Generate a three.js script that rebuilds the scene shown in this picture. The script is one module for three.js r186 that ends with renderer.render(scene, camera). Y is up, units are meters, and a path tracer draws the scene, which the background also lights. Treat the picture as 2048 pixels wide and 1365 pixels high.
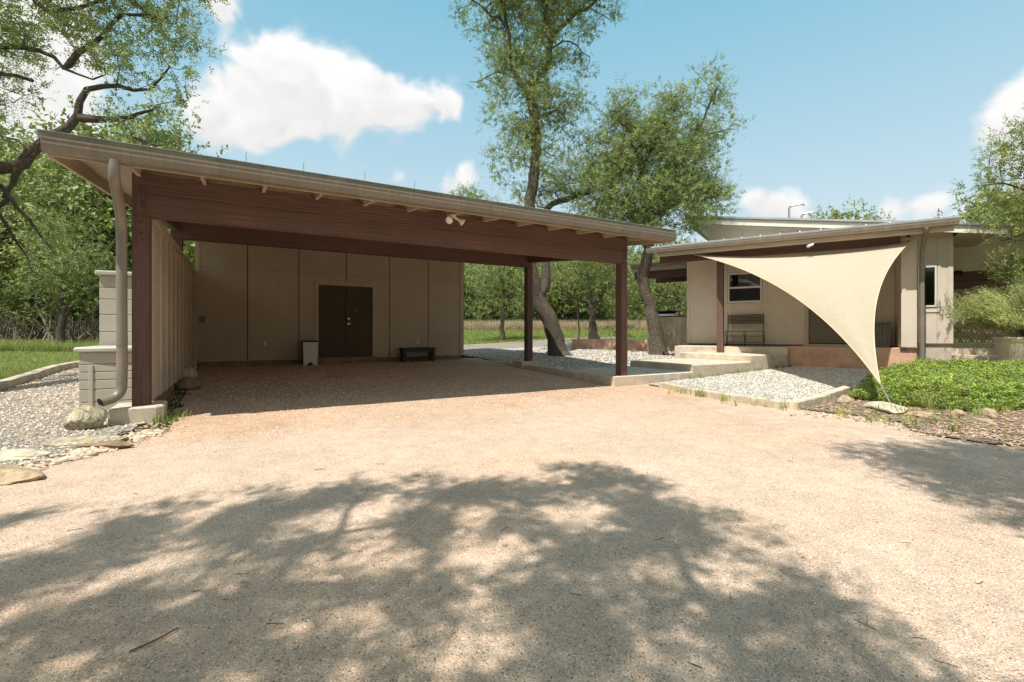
import * as THREE from 'three';
import { mergeGeometries, mergeVertices } from 'three/addons/utils/BufferGeometryUtils.js';
import { RoundedBoxGeometry } from 'three/addons/geometries/RoundedBoxGeometry.js';

// ---------------------------------------------------------------- camera, sky, sun, exposure
const scene = new THREE.Scene();
const FOCAL = 936, EYE = 1.2, YAW = THREE.MathUtils.degToRad(30.07);
const camera = new THREE.PerspectiveCamera(THREE.MathUtils.radToDeg(2 * Math.atan(682.5 / FOCAL)), 2048 / 1365, 0.05, 600);
camera.position.set(0, EYE, 0);
camera.rotation.y = -YAW;
camera.setViewOffset(2048, 1365, 0, 17, 2048, 1365);
camera.updateProjectionMatrix();

const SUN = new THREE.Vector3(-0.48, 1, 0.24).normalize();
const sun = new THREE.DirectionalLight(new THREE.Color(1.0, 0.965, 0.91), 4.6);
sun.position.copy(SUN).multiplyScalar(60).add(new THREE.Vector3(6, 0, -10));
sun.target.position.set(6, 0, -10);
sun.castShadow = true;
sun.shadow.mapSize.set(4096, 4096);
Object.assign(sun.shadow.camera, { left: -45, right: 45, top: 45, bottom: -45, near: 1, far: 160 });
sun.shadow.radius = 1;
scene.add(sun, sun.target);
const EXPOSURE = 1.27;

const V = (x, y, z) => new THREE.Vector3(x, y, z);
const clamp = (x, a = 0, b = 1) => Math.min(b, Math.max(a, x));
const smooth = (a, b, x) => { const t = clamp((x - a) / (b - a)); return t * t * (3 - 2 * t); };
const mix = (a, b, t) => a + (b - a) * t;
function rng(seed) { let a = seed >>> 0; return () => { a = (a + 0x6D2B79F5) | 0; let t = Math.imul(a ^ (a >>> 15), 1 | a); t = (t + Math.imul(t ^ (t >>> 7), 61 | t)) ^ t; return ((t ^ (t >>> 14)) >>> 0) / 4294967296; }; }
const gauss = (r) => (r() + r() + r() + r() - 2) * 1.0;
function h2(x, y, s) { let h = Math.imul(x, 374761393) ^ Math.imul(y, 668265263) ^ Math.imul(s, 2246822519); h = Math.imul(h ^ (h >>> 13), 1274126177); return ((h ^ (h >>> 16)) >>> 0) / 4294967296; }
function h3(x, y, z, s) { return h2(x + Math.imul(z, 7919), y - Math.imul(z, 104729), s); }
function noise2(x, y, s = 1, per = 0) {
  const xi = Math.floor(x), yi = Math.floor(y), fx = x - xi, fy = y - yi, w = (k) => per ? ((k % per) + per) % per : k;
  const u = fx * fx * (3 - 2 * fx), v = fy * fy * (3 - 2 * fy), x0 = w(xi), x1 = w(xi + 1), y0 = w(yi), y1 = w(yi + 1);
  return mix(mix(h2(x0, y0, s), h2(x1, y0, s), u), mix(h2(x0, y1, s), h2(x1, y1, s), u), v);
}
function fbm2(x, y, o, s = 1, per = 0) { let a = 0, w = 0.5, t = 0; for (let i = 0; i < o; i++) { a += w * noise2(x, y, s + i, per); t += w; x *= 2; y *= 2; per *= 2; w *= 0.5; } return a / t; }
function noise3(x, y, z, s = 1) {
  const xi = Math.floor(x), yi = Math.floor(y), zi = Math.floor(z); let u = x - xi, v = y - yi, w = z - zi; u *= u * (3 - 2 * u); v *= v * (3 - 2 * v); w *= w * (3 - 2 * w);
  const a = mix(mix(h3(xi, yi, zi, s), h3(xi + 1, yi, zi, s), u), mix(h3(xi, yi + 1, zi, s), h3(xi + 1, yi + 1, zi, s), u), v), b = mix(mix(h3(xi, yi, zi + 1, s), h3(xi + 1, yi, zi + 1, s), u), mix(h3(xi, yi + 1, zi + 1, s), h3(xi + 1, yi + 1, zi + 1, s), u), v);
  return mix(a, b, w);
}
function fbm3(x, y, z, o, s = 1) { let a = 0, w = 0.5, t = 0; for (let i = 0; i < o; i++) { a += w * noise3(x, y, z, s + i); t += w; x *= 2.03; y *= 2.03; z *= 2.03; w *= 0.5; } return a / t; }

// a point of the place seen from the standpoint: pixel of the 2048 x 1365 survey picture and its depth
const CS = Math.cos(YAW), SN = Math.sin(YAW);
function at(px, py, d) { const l = (px - 1024) / FOCAL, u = (665.5 - py) / FOCAL; return V((l * CS + SN) * d, EYE + u * d, (l * SN - CS) * d); }

{ // the sky: clear air with fair-weather cumulus
  const W = 3072, Hh = 1536, data = new Float32Array(W * Hh * 4);
  const dirOf = (px, py) => at(px, py, 1).sub(V(0, EYE, 0)).normalize();
  const puff = [];
  const add = (px, py, r, k = 1) => puff.push([dirOf(px, py), r * 0.74 / FOCAL, k]);
  // the big cumulus over the roof, the smaller ones beside it
  for (const [x, y, r] of [[450, 215, 75], [520, 165, 85], [585, 190, 90], [660, 215, 90], [610, 150, 60], [700, 190, 70], [755, 180, 55], [790, 220, 65], [850, 225, 55], [905, 205, 45], [500, 245, 60], [420, 240, 50]]) add(x, y, r);
  for (const [x, y, r] of [[455, 18, 32], [425, 5, 28], [60, 90, 80], [20, 60, 90], [120, 40, 60], [-60, 140, 120], [1290, -18, 40], [2060, 235, 62], [2110, 200, 80], [1500, 405, 40], [1540, 412, 50], [1590, 420, 40], [1860, 405, 34], [1780, 415, 28], [930, 350, 42], [890, 370, 40], [800, 352, 30]]) add(x, y, r, 0.9);
  const r = rng(77);
  for (let i = 0; i < 110; i++) { // unseen clouds added beyond the view, denser, to whiten the light in shade
    const az = r() * Math.PI * 2, el = 0.06 + 1.3 * r() * r(), d = V(Math.cos(az) * Math.cos(el), Math.sin(el), Math.sin(az) * Math.cos(el));
    if (d.dot(dirOf(1024, 500)) > 0.62) continue;
    const n = 4 + Math.floor(r() * 6), tx = V(-Math.sin(az), 0, Math.cos(az));
    for (let k = 0; k < n; k++) puff.push([d.clone().addScaledVector(tx, (k - n / 2) * 0.07 + 0.04 * gauss(r)).addScaledVector(V(0, 1, 0), 0.03 * gauss(r)).normalize(), 0.05 + 0.05 * r(), 0.95]);
  }
  const F = new Float32Array(W * Hh), LOW = new Float32Array(W * Hh);   // how much cloud, and how high in it
  for (const [d, rad, k] of puff) {
    const e0 = Math.asin(d.y), a0 = Math.atan2(d.z, d.x), reach = rad * 2.2, j0 = Math.max(Hh / 2, Math.floor(((e0 - reach) / Math.PI + 0.5) * Hh)), j1 = Math.min(Hh - 1, Math.ceil(((e0 + reach) / Math.PI + 0.5) * Hh));
    for (let j = j0; j <= j1; j++) {
      const el = ((j + 0.5) / Hh - 0.5) * Math.PI, ce = Math.cos(el), y = Math.sin(el), half = Math.min(W / 2, Math.ceil(reach / Math.max(0.02, ce) / (2 * Math.PI) * W) + 1), i0 = Math.round((a0 / (2 * Math.PI) + 0.5) * W);
      for (let q = -half; q < half; q++) { const i = (i0 + q + W) % W, az = ((i + 0.5) / W - 0.5) * 2 * Math.PI, c = Math.cos(az) * ce * d.x + y * d.y + Math.sin(az) * ce * d.z, t = Math.sqrt(Math.max(0, 2 - 2 * c)) / rad; if (t > 2.2) continue; const g = k * Math.exp(-t * t * 1.1); F[j * W + i] += g; LOW[j * W + i] += g * (y - d.y) / rad; }
    }
  }
  for (let j = 0; j < Hh; j++) {
    const el = ((j + 0.5) / Hh - 0.5) * Math.PI, y = Math.sin(el), ce = Math.cos(el), t = clamp(el / (Math.PI / 2), 0, 1), a = Math.pow(t, 0.62);
    const R0 = mix(0.83, 0.15, smooth(0.0, 0.74, a)), G0 = mix(0.895, 0.40, smooth(0.0, 0.88, a)), B0 = mix(0.92, 0.58, smooth(0.05, 1.0, a));
    for (let i = 0; i < W; i++) {
      const f = F[j * W + i]; let R = R0, G = G0, B = B0;
      if (f > 0.02) {
        const az = ((i + 0.5) / W - 0.5) * 2 * Math.PI, x = Math.cos(az) * ce, z = Math.sin(az) * ce;
        const n1 = fbm3(x * 9 + 3, y * 12, z * 9, 3, 5), n2 = fbm3(x * 28 + n1 * 4, y * 36 + n1 * 2, z * 28, 6, 9), dens = f * 1.05 + (n1 - 0.5) * 1.2 + (n2 - 0.5) * 1.25, al = smooth(0.40, 1.15, dens) * clamp(f * 3);
        const tone = 0.90 + 0.10 * clamp(LOW[j * W + i] / f + 0.3, -1, 1) + 0.22 * (n2 - 0.5) + 0.10 * (n1 - 0.5);
        R = mix(R, tone, al); G = mix(G, tone * 0.992, al); B = mix(B, tone * 0.985, al);
      }
      const k = (j * W + i) * 4; data[k] = R / EXPOSURE; data[k + 1] = G / EXPOSURE; data[k + 2] = B / EXPOSURE; data[k + 3] = 1;
    }
  }
  const sky = new THREE.DataTexture(data, W, Hh, THREE.RGBAFormat, THREE.FloatType);
  sky.mapping = THREE.EquirectangularReflectionMapping; sky.magFilter = sky.minFilter = THREE.LinearFilter; sky.needsUpdate = true;
  scene.background = sky; scene.environment = sky;
}

// ---------------------------------------------------------------- textures and materials
function tex(size, fn, srgb = true, tiles = false) { // fn(x, y) in texels, tileable, -> [r, g, b] 0..1
  const d = new Uint8Array(size * size * 4);
  for (let y = 0; y < size; y++) for (let x = 0; x < size; x++) { const c = fn(x, y), k = (y * size + x) * 4; d[k] = clamp(c[0]) * 255; d[k + 1] = clamp(c[1]) * 255; d[k + 2] = clamp(c[2]) * 255; d[k + 3] = 255; }
  const t = new THREE.DataTexture(d, size, size); t.wrapS = t.wrapT = tiles ? THREE.RepeatWrapping : THREE.MirroredRepeatWrapping; t.magFilter = THREE.LinearFilter; t.minFilter = THREE.LinearMipmapLinearFilter; t.generateMipmaps = true;
  if (srgb) t.colorSpace = THREE.SRGBColorSpace; t.needsUpdate = true; return t;
}
const rep = (t, u, v = u) => { const c = t.clone(); c.repeat.set(u, v); c.needsUpdate = true; return c; };
function grainField(size, cell, seed) { // one random grain per cell: [id, height] for every texel
  const n = size / cell, id = new Float32Array(size * size), hgt = new Float32Array(size * size);
  for (let y = 0; y < size; y++) for (let x = 0; x < size; x++) {
    const cx = Math.floor(x / cell), cy = Math.floor(y / cell); let best = 9e9, b2 = 9e9, who = 0;
    for (let j = -1; j <= 1; j++) for (let i = -1; i <= 1; i++) {
      const gx = cx + i, gy = cy + j, wx = (gx + n) % n, wy = (gy + n) % n, w = 0.55 + 0.9 * h2(wx, wy, seed + 3);
      const dx = (gx + 0.1 + 0.8 * h2(wx, wy, seed)) * cell - x, dy = (gy + 0.1 + 0.8 * h2(wx, wy, seed + 1)) * cell - y, d = Math.sqrt(dx * dx + dy * dy) / w;
      if (d < best) { b2 = best; best = d; who = h2(wx, wy, seed + 2); } else if (d < b2) b2 = d;
    }
    id[y * size + x] = who; hgt[y * size + x] = clamp((b2 - best) / cell * 1.4);
  }
  return { id, hgt };
}
const T = {};
{ // crushed pink granite
  const S = 2048, a = grainField(S, 8, 11), b = grainField(S, 4, 31);
  T.grit = tex(S, (x, y) => {
    const k = y * S + x, big = a.id[k] > 0.62, id = big ? a.id[k] * 7.3 % 1 : b.id[k], n = fbm2(x / 128, y / 128, 3, 4, 16);
    let t = 0.89 + 0.22 * (id - 0.5) + 0.14 * (n - 0.5), c = [t * 0.92, t * 0.85, t * 0.77];
    if (id > 0.86) c = [t * 0.93, t * 0.81, t * 0.74]; if (id < 0.06) c = [0.55, 0.48, 0.42]; if (id > 0.46 && id < 0.52) c = [0.97, 0.94, 0.89]; if (id > 0.30 && id < 0.34) c = [0.74, 0.68, 0.62];
    return c;
  }, true, true);
  T.gritB = tex(S, (x, y) => { const k = y * S + x, big = a.id[k] > 0.62, v = (big ? 0.35 + 0.65 * a.hgt[k] : 0.4 * b.hgt[k]) * 0.7 + 0.3 * fbm2(x / 64, y / 64, 3, 8, 32); return [v, v, v]; }, false, true);
}
{ const S = 512, a = grainField(S, 16, 51);
  T.peb = tex(S, (x, y) => { const k = y * S + x, id = a.id[k], t = 0.62 + 0.28 * id; return id < 0.12 ? [0.45, 0.42, 0.38] : id > 0.8 ? [t, t * 0.93, t * 0.85] : [t, t * 0.97, t * 0.92]; }, true, true);
  T.pebB = tex(S, (x, y) => { const v = a.hgt[y * S + x]; return [v, v, v]; }, false, true);
}
T.conc = tex(512, (x, y) => { const n = fbm2(x / 64, y / 64, 5, 21, 8), m = fbm2(x / 8, y / 8, 3, 25, 64), p = h2(x, y, 7) > 0.985 ? -0.10 : 0; const t = 0.88 + 0.26 * (n - 0.5) + 0.10 * (m - 0.5) + p; return [t, t * 0.955, t * 0.885]; });
T.concB = tex(512, (x, y) => { const v = 0.5 * fbm2(x / 32, y / 32, 4, 21, 16) + 0.5 * fbm2(x / 4, y / 4, 2, 29, 128) - (h2(x, y, 7) > 0.985 ? 0.25 : 0); return [v, v, v]; }, false);
T.bark = tex(512, (x, y) => { const w = fbm2(x / 64, y / 64, 3, 41, 8) * 3, r = Math.abs(Math.sin((x / 512 * 26 + w * 1.4) * Math.PI)), c = noise2(x / 16, y / 24 * 1.5, 43, 32), l = fbm2(x / 48 * 1.5, y / 48 * 1.5, 4, 45, 16), t = 0.30 + 0.22 * r + 0.16 * c; const li = smooth(0.56, 0.66, l) * 0.5; return [mix(t * 0.98, 0.60, li), mix(t * 0.90, 0.61, li), mix(t * 0.80, 0.56, li)]; });
T.barkB = tex(512, (x, y) => { const w = fbm2(x / 64, y / 64, 3, 41, 8) * 3, r = Math.abs(Math.sin((x / 512 * 26 + w * 1.4) * Math.PI)), c = noise2(x / 16, y / 24 * 1.5, 43, 32), v = 0.6 * r + 0.4 * c; return [v, v, v]; }, false);
T.paint = tex(512, (x, y) => { const n = fbm2(x / 128, y / 128, 4, 61, 4), m = noise2(x / 3, y / 3, 63, 0), t = 0.93 + 0.10 * (n - 0.5) + 0.03 * (m - 0.5); return [t, t, t * 0.995]; });
T.paintB = tex(512, (x, y) => { const v = 0.5 + 0.35 * (noise2(x / 2, y / 16, 65, 0) - 0.5) + 0.4 * (fbm2(x / 8, y / 32, 3, 67, 0) - 0.5); return [v, v, v]; }, false);
T.wood = tex(512, (x, y) => { const g = fbm2(x / 128, y / 5, 3, 71, 0), k = fbm2(x / 200, y / 60, 3, 73, 0), t = 0.86 + 0.22 * (g - 0.5) + 0.16 * (k - 0.5); return [t, t * 0.985, t * 0.975]; });
T.woodB = tex(512, (x, y) => { const g = fbm2(x / 128, y / 5, 3, 71, 0), c = fbm2(x / 160, y / 7, 2, 79, 0) > 0.73 ? -0.5 : 0, v = 0.6 + 0.5 * (g - 0.5) + c; return [v, v, v]; }, false);
T.lawn = tex(512, (x, y) => { const n = fbm2(x / 64, y / 64, 4, 81, 8), m = h2(x >> 1, y >> 2, 83), d = smooth(0.5, 0.75, fbm2(x / 90, y / 90, 3, 85, 0)), t = 0.75 + 0.5 * (n - 0.5) + 0.35 * (m - 0.5); return [mix(t * 0.50, 0.60, d * 0.6), mix(t * 0.58, 0.57, d * 0.6), mix(t * 0.27, 0.40, d * 0.6)]; });
T.stone = tex(512, (x, y) => { const n = fbm2(x / 64, y / 64, 5, 91, 8), l = smooth(0.52, 0.74, fbm2(x / 24, y / 24, 5, 95, 0)), t = 0.86 + 0.30 * (n - 0.5); return [mix(t, 0.45, l * 0.35), mix(t * 0.96, 0.44, l * 0.35), mix(t * 0.87, 0.40, l * 0.35)]; });
T.moss = tex(512, (x, y) => { const n = fbm2(x / 64, y / 64, 5, 91, 8), l = smooth(0.46, 0.72, fbm2(x / 34, y / 34, 5, 97, 0)), g = smooth(0.54, 0.68, fbm2(x / 18, y / 18, 4, 95, 0)), t = 0.86 + 0.4 * (n - 0.5); let c = [mix(t, 0.78, l * 0.6), mix(t * 0.96, 0.74, l * 0.6), mix(t * 0.88, 0.48, l * 0.6)]; return c.map((q) => mix(q, 0.40, g * 0.45)); });
T.stoneB = tex(512, (x, y) => { const v = fbm2(x / 48, y / 48, 5, 93, 0); return [v, v, v]; }, false);
T.weave = tex(512, (x, y) => { const n = fbm2(x / 100, y / 100, 3, 101, 0), w = 0.5 + 0.25 * Math.sin(x * Math.PI / 4) + 0.25 * Math.sin(y * Math.PI / 2), s = noise2(x / 2, y / 40, 103, 0), t = 0.90 + 0.06 * (w - 0.5) + 0.10 * (s - 0.5) + 0.05 * (n - 0.5); return [t, t, t]; });
T.weaveB = tex(512, (x, y) => { const v = 0.5 + 0.25 * Math.sin(x * Math.PI / 4) + 0.25 * Math.sin(y * Math.PI / 2); return [v, v, v]; }, false);
T.worn = tex(512, (x, y) => { const n = fbm2(x / 60, y / 60, 4, 111, 0), s = fbm2(x / 6, y / 120, 3, 113, 0), t = 0.9 + 0.16 * (n - 0.5) + 0.14 * (s - 0.5); return [t, t * 0.99, t * 0.98]; });

const lin = (r, g, b) => new THREE.Color().setRGB(r, g, b);
const M = {};
function mat(name, color, o = {}) { const m = o.physical ? new THREE.MeshPhysicalMaterial({ color }) : new THREE.MeshStandardMaterial({ color }); const { physical, ...rest } = o; Object.assign(m, { roughness: 0.8, metalness: 0, ...rest }); m.name = name; m.side = rest.side ?? THREE.FrontSide; return (M[name] = m); }
mat('grit', lin(0.95, 0.88, 0.81), { map: rep(T.grit, 0.6), bumpMap: rep(T.gritB, 0.6), bumpScale: 0.0075, roughness: 0.95, vertexColors: true });
mat('pebble_bed', lin(0.72, 0.70, 0.68), { map: rep(T.peb, 1.4), bumpMap: rep(T.pebB, 1.4), bumpScale: 0.02, roughness: 0.95 });
mat('lawn', lin(0.50, 0.56, 0.42), { map: rep(T.lawn, 0.35), roughness: 1, vertexColors: true });
mat('concrete', lin(0.80, 0.755, 0.68), { map: rep(T.conc, 0.7), bumpMap: rep(T.concB, 0.7), bumpScale: 0.004, roughness: 0.9 });
mat('pink_concrete', lin(0.86, 0.58, 0.46), { map: rep(T.conc, 0.45), bumpMap: rep(T.concB, 0.7), bumpScale: 0.004, roughness: 0.9 });
mat('grey_concrete', lin(0.70, 0.68, 0.64), { map: rep(T.conc, 0.5), bumpMap: rep(T.concB, 0.9), bumpScale: 0.003, roughness: 0.9 });
mat('beam', lin(0.185, 0.102, 0.082), { map: rep(T.wood, 0.55), bumpMap: rep(T.woodB, 0.55), bumpScale: 0.012, roughness: 0.75 });
mat('shaded_siding', lin(0.58, 0.47, 0.355), { map: rep(T.paint, 0.5), bumpMap: rep(T.paintB, 0.7), bumpScale: 0.0018, roughness: 0.75 });  // same paint as the house; shade under the carport put into its colour
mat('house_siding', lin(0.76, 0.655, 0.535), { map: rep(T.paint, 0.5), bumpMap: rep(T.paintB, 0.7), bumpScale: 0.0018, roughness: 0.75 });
mat('trim', lin(0.61, 0.495, 0.375), { map: rep(T.paint, 0.8), roughness: 0.7 });
mat('soffit', lin(0.64, 0.53, 0.40), { map: rep(T.wood, 0.6), roughness: 0.8 });
mat('fascia', lin(0.85, 0.80, 0.67), { map: rep(T.paint, 0.6), roughness: 0.7 });
mat('gutter', lin(0.30, 0.255, 0.205), { map: rep(T.worn, 0.6), roughness: 0.42, metalness: 0.1 });
mat('roof_metal', lin(0.50, 0.54, 0.53), { map: rep(T.worn, 0.5), roughness: 0.42, metalness: 0.35 });
mat('door', lin(0.105, 0.078, 0.048), { map: rep(T.paint, 0.7), roughness: 0.8 });
mat('olive_door', lin(0.20, 0.175, 0.125), { map: rep(T.paint, 0.7), roughness: 0.6 });
mat('black', lin(0.018, 0.017, 0.016), { roughness: 0.55 });
mat('black_iron', lin(0.030, 0.028, 0.026), { roughness: 0.5, metalness: 0.4 });
mat('steel', lin(0.55, 0.54, 0.52), { roughness: 0.3, metalness: 0.9 });
mat('white_plastic', lin(0.72, 0.70, 0.66), { roughness: 0.45 });
mat('window_frame', lin(0.74, 0.71, 0.63), { roughness: 0.5 });
mat('glass', lin(0.9, 0.93, 0.92), { physical: true, roughness: 0.02, transmission: 1, thickness: 0, ior: 1.5 });
mat('screen', lin(0.03, 0.03, 0.03), { roughness: 0.9, transparent: true, opacity: 0.62 });  // dark film of the added window screen, dims the pane behind it
mat('lamp_glass', lin(0.80, 0.74, 0.66), { roughness: 0.25 });
mat('resin', lin(0.53, 0.495, 0.41), { map: rep(T.paint, 0.7), roughness: 0.6 });
mat('resin_lid', lin(0.58, 0.545, 0.455), { map: rep(T.paint, 0.7), roughness: 0.5 });
mat('limestone', lin(0.78, 0.74, 0.66), { map: rep(T.stone, 0.9), bumpMap: rep(T.stoneB, 1.2), bumpScale: 0.02, roughness: 0.95 });
mat('tan_stone', lin(0.62, 0.50, 0.38), { map: rep(T.stone, 0.9), bumpMap: rep(T.stoneB, 1.2), bumpScale: 0.02, roughness: 0.95 });
mat('brown_stone', lin(0.40, 0.29, 0.21), { map: rep(T.stone, 0.9), bumpMap: rep(T.stoneB, 1.2), bumpScale: 0.02, roughness: 0.95 });
mat('mossy_stone', lin(0.60, 0.57, 0.50), { map: rep(T.moss, 1.3), bumpMap: rep(T.stoneB, 1.2), bumpScale: 0.03, roughness: 0.95 });
mat('sail', lin(0.66, 0.55, 0.38), { physical: true, map: rep(T.weave, 2.2), bumpMap: rep(T.weaveB, 6), bumpScale: 0.001, roughness: 0.95, transmission: 0.22, thickness: 0, side: THREE.DoubleSide });
mat('hem', lin(0.64, 0.52, 0.34), { roughness: 0.9 });
mat('bark', lin(0.56, 0.52, 0.47), { map: rep(T.bark, 1, 1), bumpMap: rep(T.barkB, 1, 1), bumpScale: 0.03, roughness: 0.95 });
mat('twig', lin(0.16, 0.135, 0.11), { roughness: 0.95 });
mat('dry_twig', lin(0.13, 0.095, 0.07), { roughness: 0.95 });
mat('breeze', lin(0.62, 0.50, 0.38), { map: rep(T.conc, 1.2), roughness: 0.9 });
mat('pot', lin(0.82, 0.79, 0.72), { map: rep(T.conc, 0.6), bumpMap: rep(T.concB, 0.8), bumpScale: 0.003, roughness: 0.85 });
mat('mulch', lin(0.78, 0.63, 0.49), { map: rep(T.peb, 2.2), bumpMap: rep(T.pebB, 2.2), bumpScale: 0.02, roughness: 1 });
mat('soil', lin(0.05, 0.032, 0.022), { roughness: 1 });
mat('stucco', lin(0.80, 0.73, 0.62), { map: rep(T.conc, 0.6), bumpMap: rep(T.concB, 1.2), bumpScale: 0.005, roughness: 0.95 });
mat('weathered_wood', lin(0.25, 0.245, 0.23), { map: rep(T.wood, 1.2), roughness: 0.85 });
const leafMat = (name, c) => mat(name, c, { physical: true, roughness: 0.75, transmission: 0.40, thickness: 0, side: THREE.DoubleSide });
leafMat('oak_leaf', lin(0.23, 0.31, 0.085));
leafMat('wood_leaf', lin(0.24, 0.31, 0.075));
leafMat('cover_leaf', lin(0.35, 0.47, 0.055));
leafMat('shrub_leaf', lin(0.40, 0.43, 0.14));
leafMat('grass_blade', lin(0.27, 0.33, 0.075));
leafMat('dry_grass', lin(0.46, 0.38, 0.24));
mat('stone_chip', lin(0.62, 0.60, 0.56), { roughness: 0.95 });
mat('grit_chip', lin(0.64, 0.55, 0.47), { roughness: 0.95 });
mat('dead_leaf', lin(0.48, 0.36, 0.26), { roughness: 0.9, side: THREE.DoubleSide });

// ---------------------------------------------------------------- scene helpers
const HOUSE = THREE.MathUtils.degToRad(-63.4);                       // the house stands at an angle to the carport
const hw = (x, y, z) => V(x, y, z).applyAxisAngle(V(0, 1, 0), HOUSE);  // house axes -> world
const taken = {};
const numbered = (n) => { const k = (taken[n] = (taken[n] ?? -1) + 1); return k ? `${n}_${String(k).padStart(3, '0')}` : n; };
const origin = new Map();
function tag(o, label, category, group, kind) { if (label) o.userData.label = label; if (category) o.userData.category = category; if (group) o.userData.group = group; if (kind) o.userData.kind = kind; return o; }
function thing(name, label, category, base, group, turn = 0) { // parts are written in the axes of the frame (turn), the group stands at the base
  const g = new THREE.Group(); g.name = numbered(name); g.position.copy(V(...base).applyAxisAngle(V(0, 1, 0), turn)); g.rotation.y = turn; origin.set(g, V(...base));
  scene.add(g); return tag(g, label, category, group);
}
function sub(name, parent) { const g = new THREE.Group(); g.name = name; parent.add(g); origin.set(g, origin.get(parent)); return g; }
function part(name, geo, m, parent, label) {
  const o = origin.get(parent); if (o) geo.translate(-o.x, -o.y, -o.z);
  const me = new THREE.Mesh(geo, m); me.name = name; parent.add(me); origin.set(me, o); if (label) me.userData.label = label; return me;
}
function one(name, geo, m, label, category, group, kind) { // a thing or piece of the setting that is one mesh
  geo.computeBoundingBox(); const b = geo.boundingBox, c = V((b.min.x + b.max.x) / 2, b.min.y, (b.min.z + b.max.z) / 2); geo.translate(-c.x, -c.y, -c.z);
  const me = new THREE.Mesh(geo, m); me.name = numbered(name); me.position.copy(c); scene.add(me); return tag(me, label, category, group, kind);
}
function uvm(g, grain = 'x') { // uv in metres from the face's own plane; grain: the axis that runs along u
  if (g.index === null) { /* keep */ }
  const p = g.attributes.position, n = g.attributes.normal, uv = new Float32Array(p.count * 2);
  for (let i = 0; i < p.count; i++) {
    const x = p.getX(i), y = p.getY(i), z = p.getZ(i), a = Math.abs(n.getX(i)), b = Math.abs(n.getY(i)), c = Math.abs(n.getZ(i));
    let u, v; if (a >= b && a >= c) { u = z; v = y; } else if (b >= c) { u = x; v = z; } else { u = x; v = y; }
    if (grain === 'y' && b < Math.max(a, c)) [u, v] = [v, u]; if (grain === 'z' && b >= Math.max(a, c)) [u, v] = [v, u];
    uv[2 * i] = u; uv[2 * i + 1] = v;
  }
  g.setAttribute('uv', new THREE.BufferAttribute(uv, 2)); return g;
}
function box(x0, x1, y0, y1, z0, z1, r = 0.006, grain = 'x') {
  const w = Math.abs(x1 - x0), h = Math.abs(y1 - y0), d = Math.abs(z1 - z0);
  const rr = Math.min(r, w / 2.2, h / 2.2, d / 2.2), g = rr > 0 ? new RoundedBoxGeometry(w, h, d, 1, rr) : new THREE.BoxGeometry(w, h, d);
  g.translate((x0 + x1) / 2, (y0 + y1) / 2, (z0 + z1) / 2); return uvm(g, grain);
}
function extrude(pts, depth, bevel = 0) { const s = new THREE.Shape(pts.map((p) => new THREE.Vector2(p[0], p[1]))); return new THREE.ExtrudeGeometry(s, { depth: depth - 2 * bevel, bevelEnabled: bevel > 0, bevelThickness: bevel, bevelSize: bevel, bevelOffset: -bevel, bevelSegments: 1, steps: 1 }).translate(0, 0, bevel); }
const alongX = (zy, x0, x1, bevel = 0, grain) => uvm(extrude(zy.map(([z, y]) => [-z, y]), x1 - x0, bevel).rotateY(Math.PI / 2).translate(x0, 0, 0), grain);
const alongZ = (xy, z0, z1, bevel = 0, grain) => uvm(extrude(xy, z1 - z0, bevel).translate(0, 0, z0), grain);
const plan = (xz, y0, y1, bevel = 0) => uvm(extrude(xz.map(([x, z]) => [x, -z]), y1 - y0, bevel).rotateX(-Math.PI / 2).translate(0, y0, 0));
function flat(list) { return mergeGeometries(list.map((g) => { const q = g.index ? g.toNonIndexed() : g; for (const k of Object.keys(q.attributes)) if (!['position', 'normal', 'uv'].includes(k)) q.deleteAttribute(k); return q; })); }
function tube(pts, r, sides = 8, seg = 0, closed = false) { const c = new THREE.CatmullRomCurve3(pts, closed, 'centripetal'); const g = new THREE.TubeGeometry(c, seg || pts.length * 5, r, sides, closed); const uv = g.attributes.uv, L = c.getLength(); for (let i = 0; i < uv.count; i++) uv.setXY(i, uv.getY(i) * r * 6.28, uv.getX(i) * L); return g; }
function bar(a, b, r, sides = 6) { const d = b.clone().sub(a), g = new THREE.CylinderGeometry(r, r, d.length(), sides); g.applyQuaternion(new THREE.Quaternion().setFromUnitVectors(V(0, 1, 0), d.normalize())); g.translate((a.x + b.x) / 2, (a.y + b.y) / 2, (a.z + b.z) / 2); return g; }
function rock(w, h, d, seed, detail = 3, rough = 0.35) { // an angular stone, base at y = 0
  let g = new THREE.IcosahedronGeometry(0.5, detail); g.deleteAttribute('uv'); g.deleteAttribute('normal'); g = mergeVertices(g, 1e-4);
  const p = g.attributes.position, r = rng(seed), planes = Array.from({ length: 15 }, () => [V(gauss(r), gauss(r) * 0.9, gauss(r)).normalize(), 0.27 + 0.14 * r()]);
  for (let i = 0; i < p.count; i++) {
    const v = V(p.getX(i), p.getY(i), p.getZ(i)); for (const [n, k] of planes) { const e = v.dot(n) - k; if (e > 0) v.addScaledVector(n, -e * 0.92); }
    const f = 1 + rough * (fbm3(v.x * 5 + seed, v.y * 5, v.z * 5, 4, 3) - 0.5); v.multiplyScalar(f); p.setXYZ(i, v.x * w * 1.15, (v.y + 0.36) * h * 1.25, v.z * d * 1.15);
  }
  g.computeVertexNormals(); return uvm(g);
}
function put(geo, x, y, z, turn = 0) { if (turn) geo.rotateY(turn); return geo.translate(x, y, z); }
const dummy = new THREE.Object3D(), tint = new THREE.Color();
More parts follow.
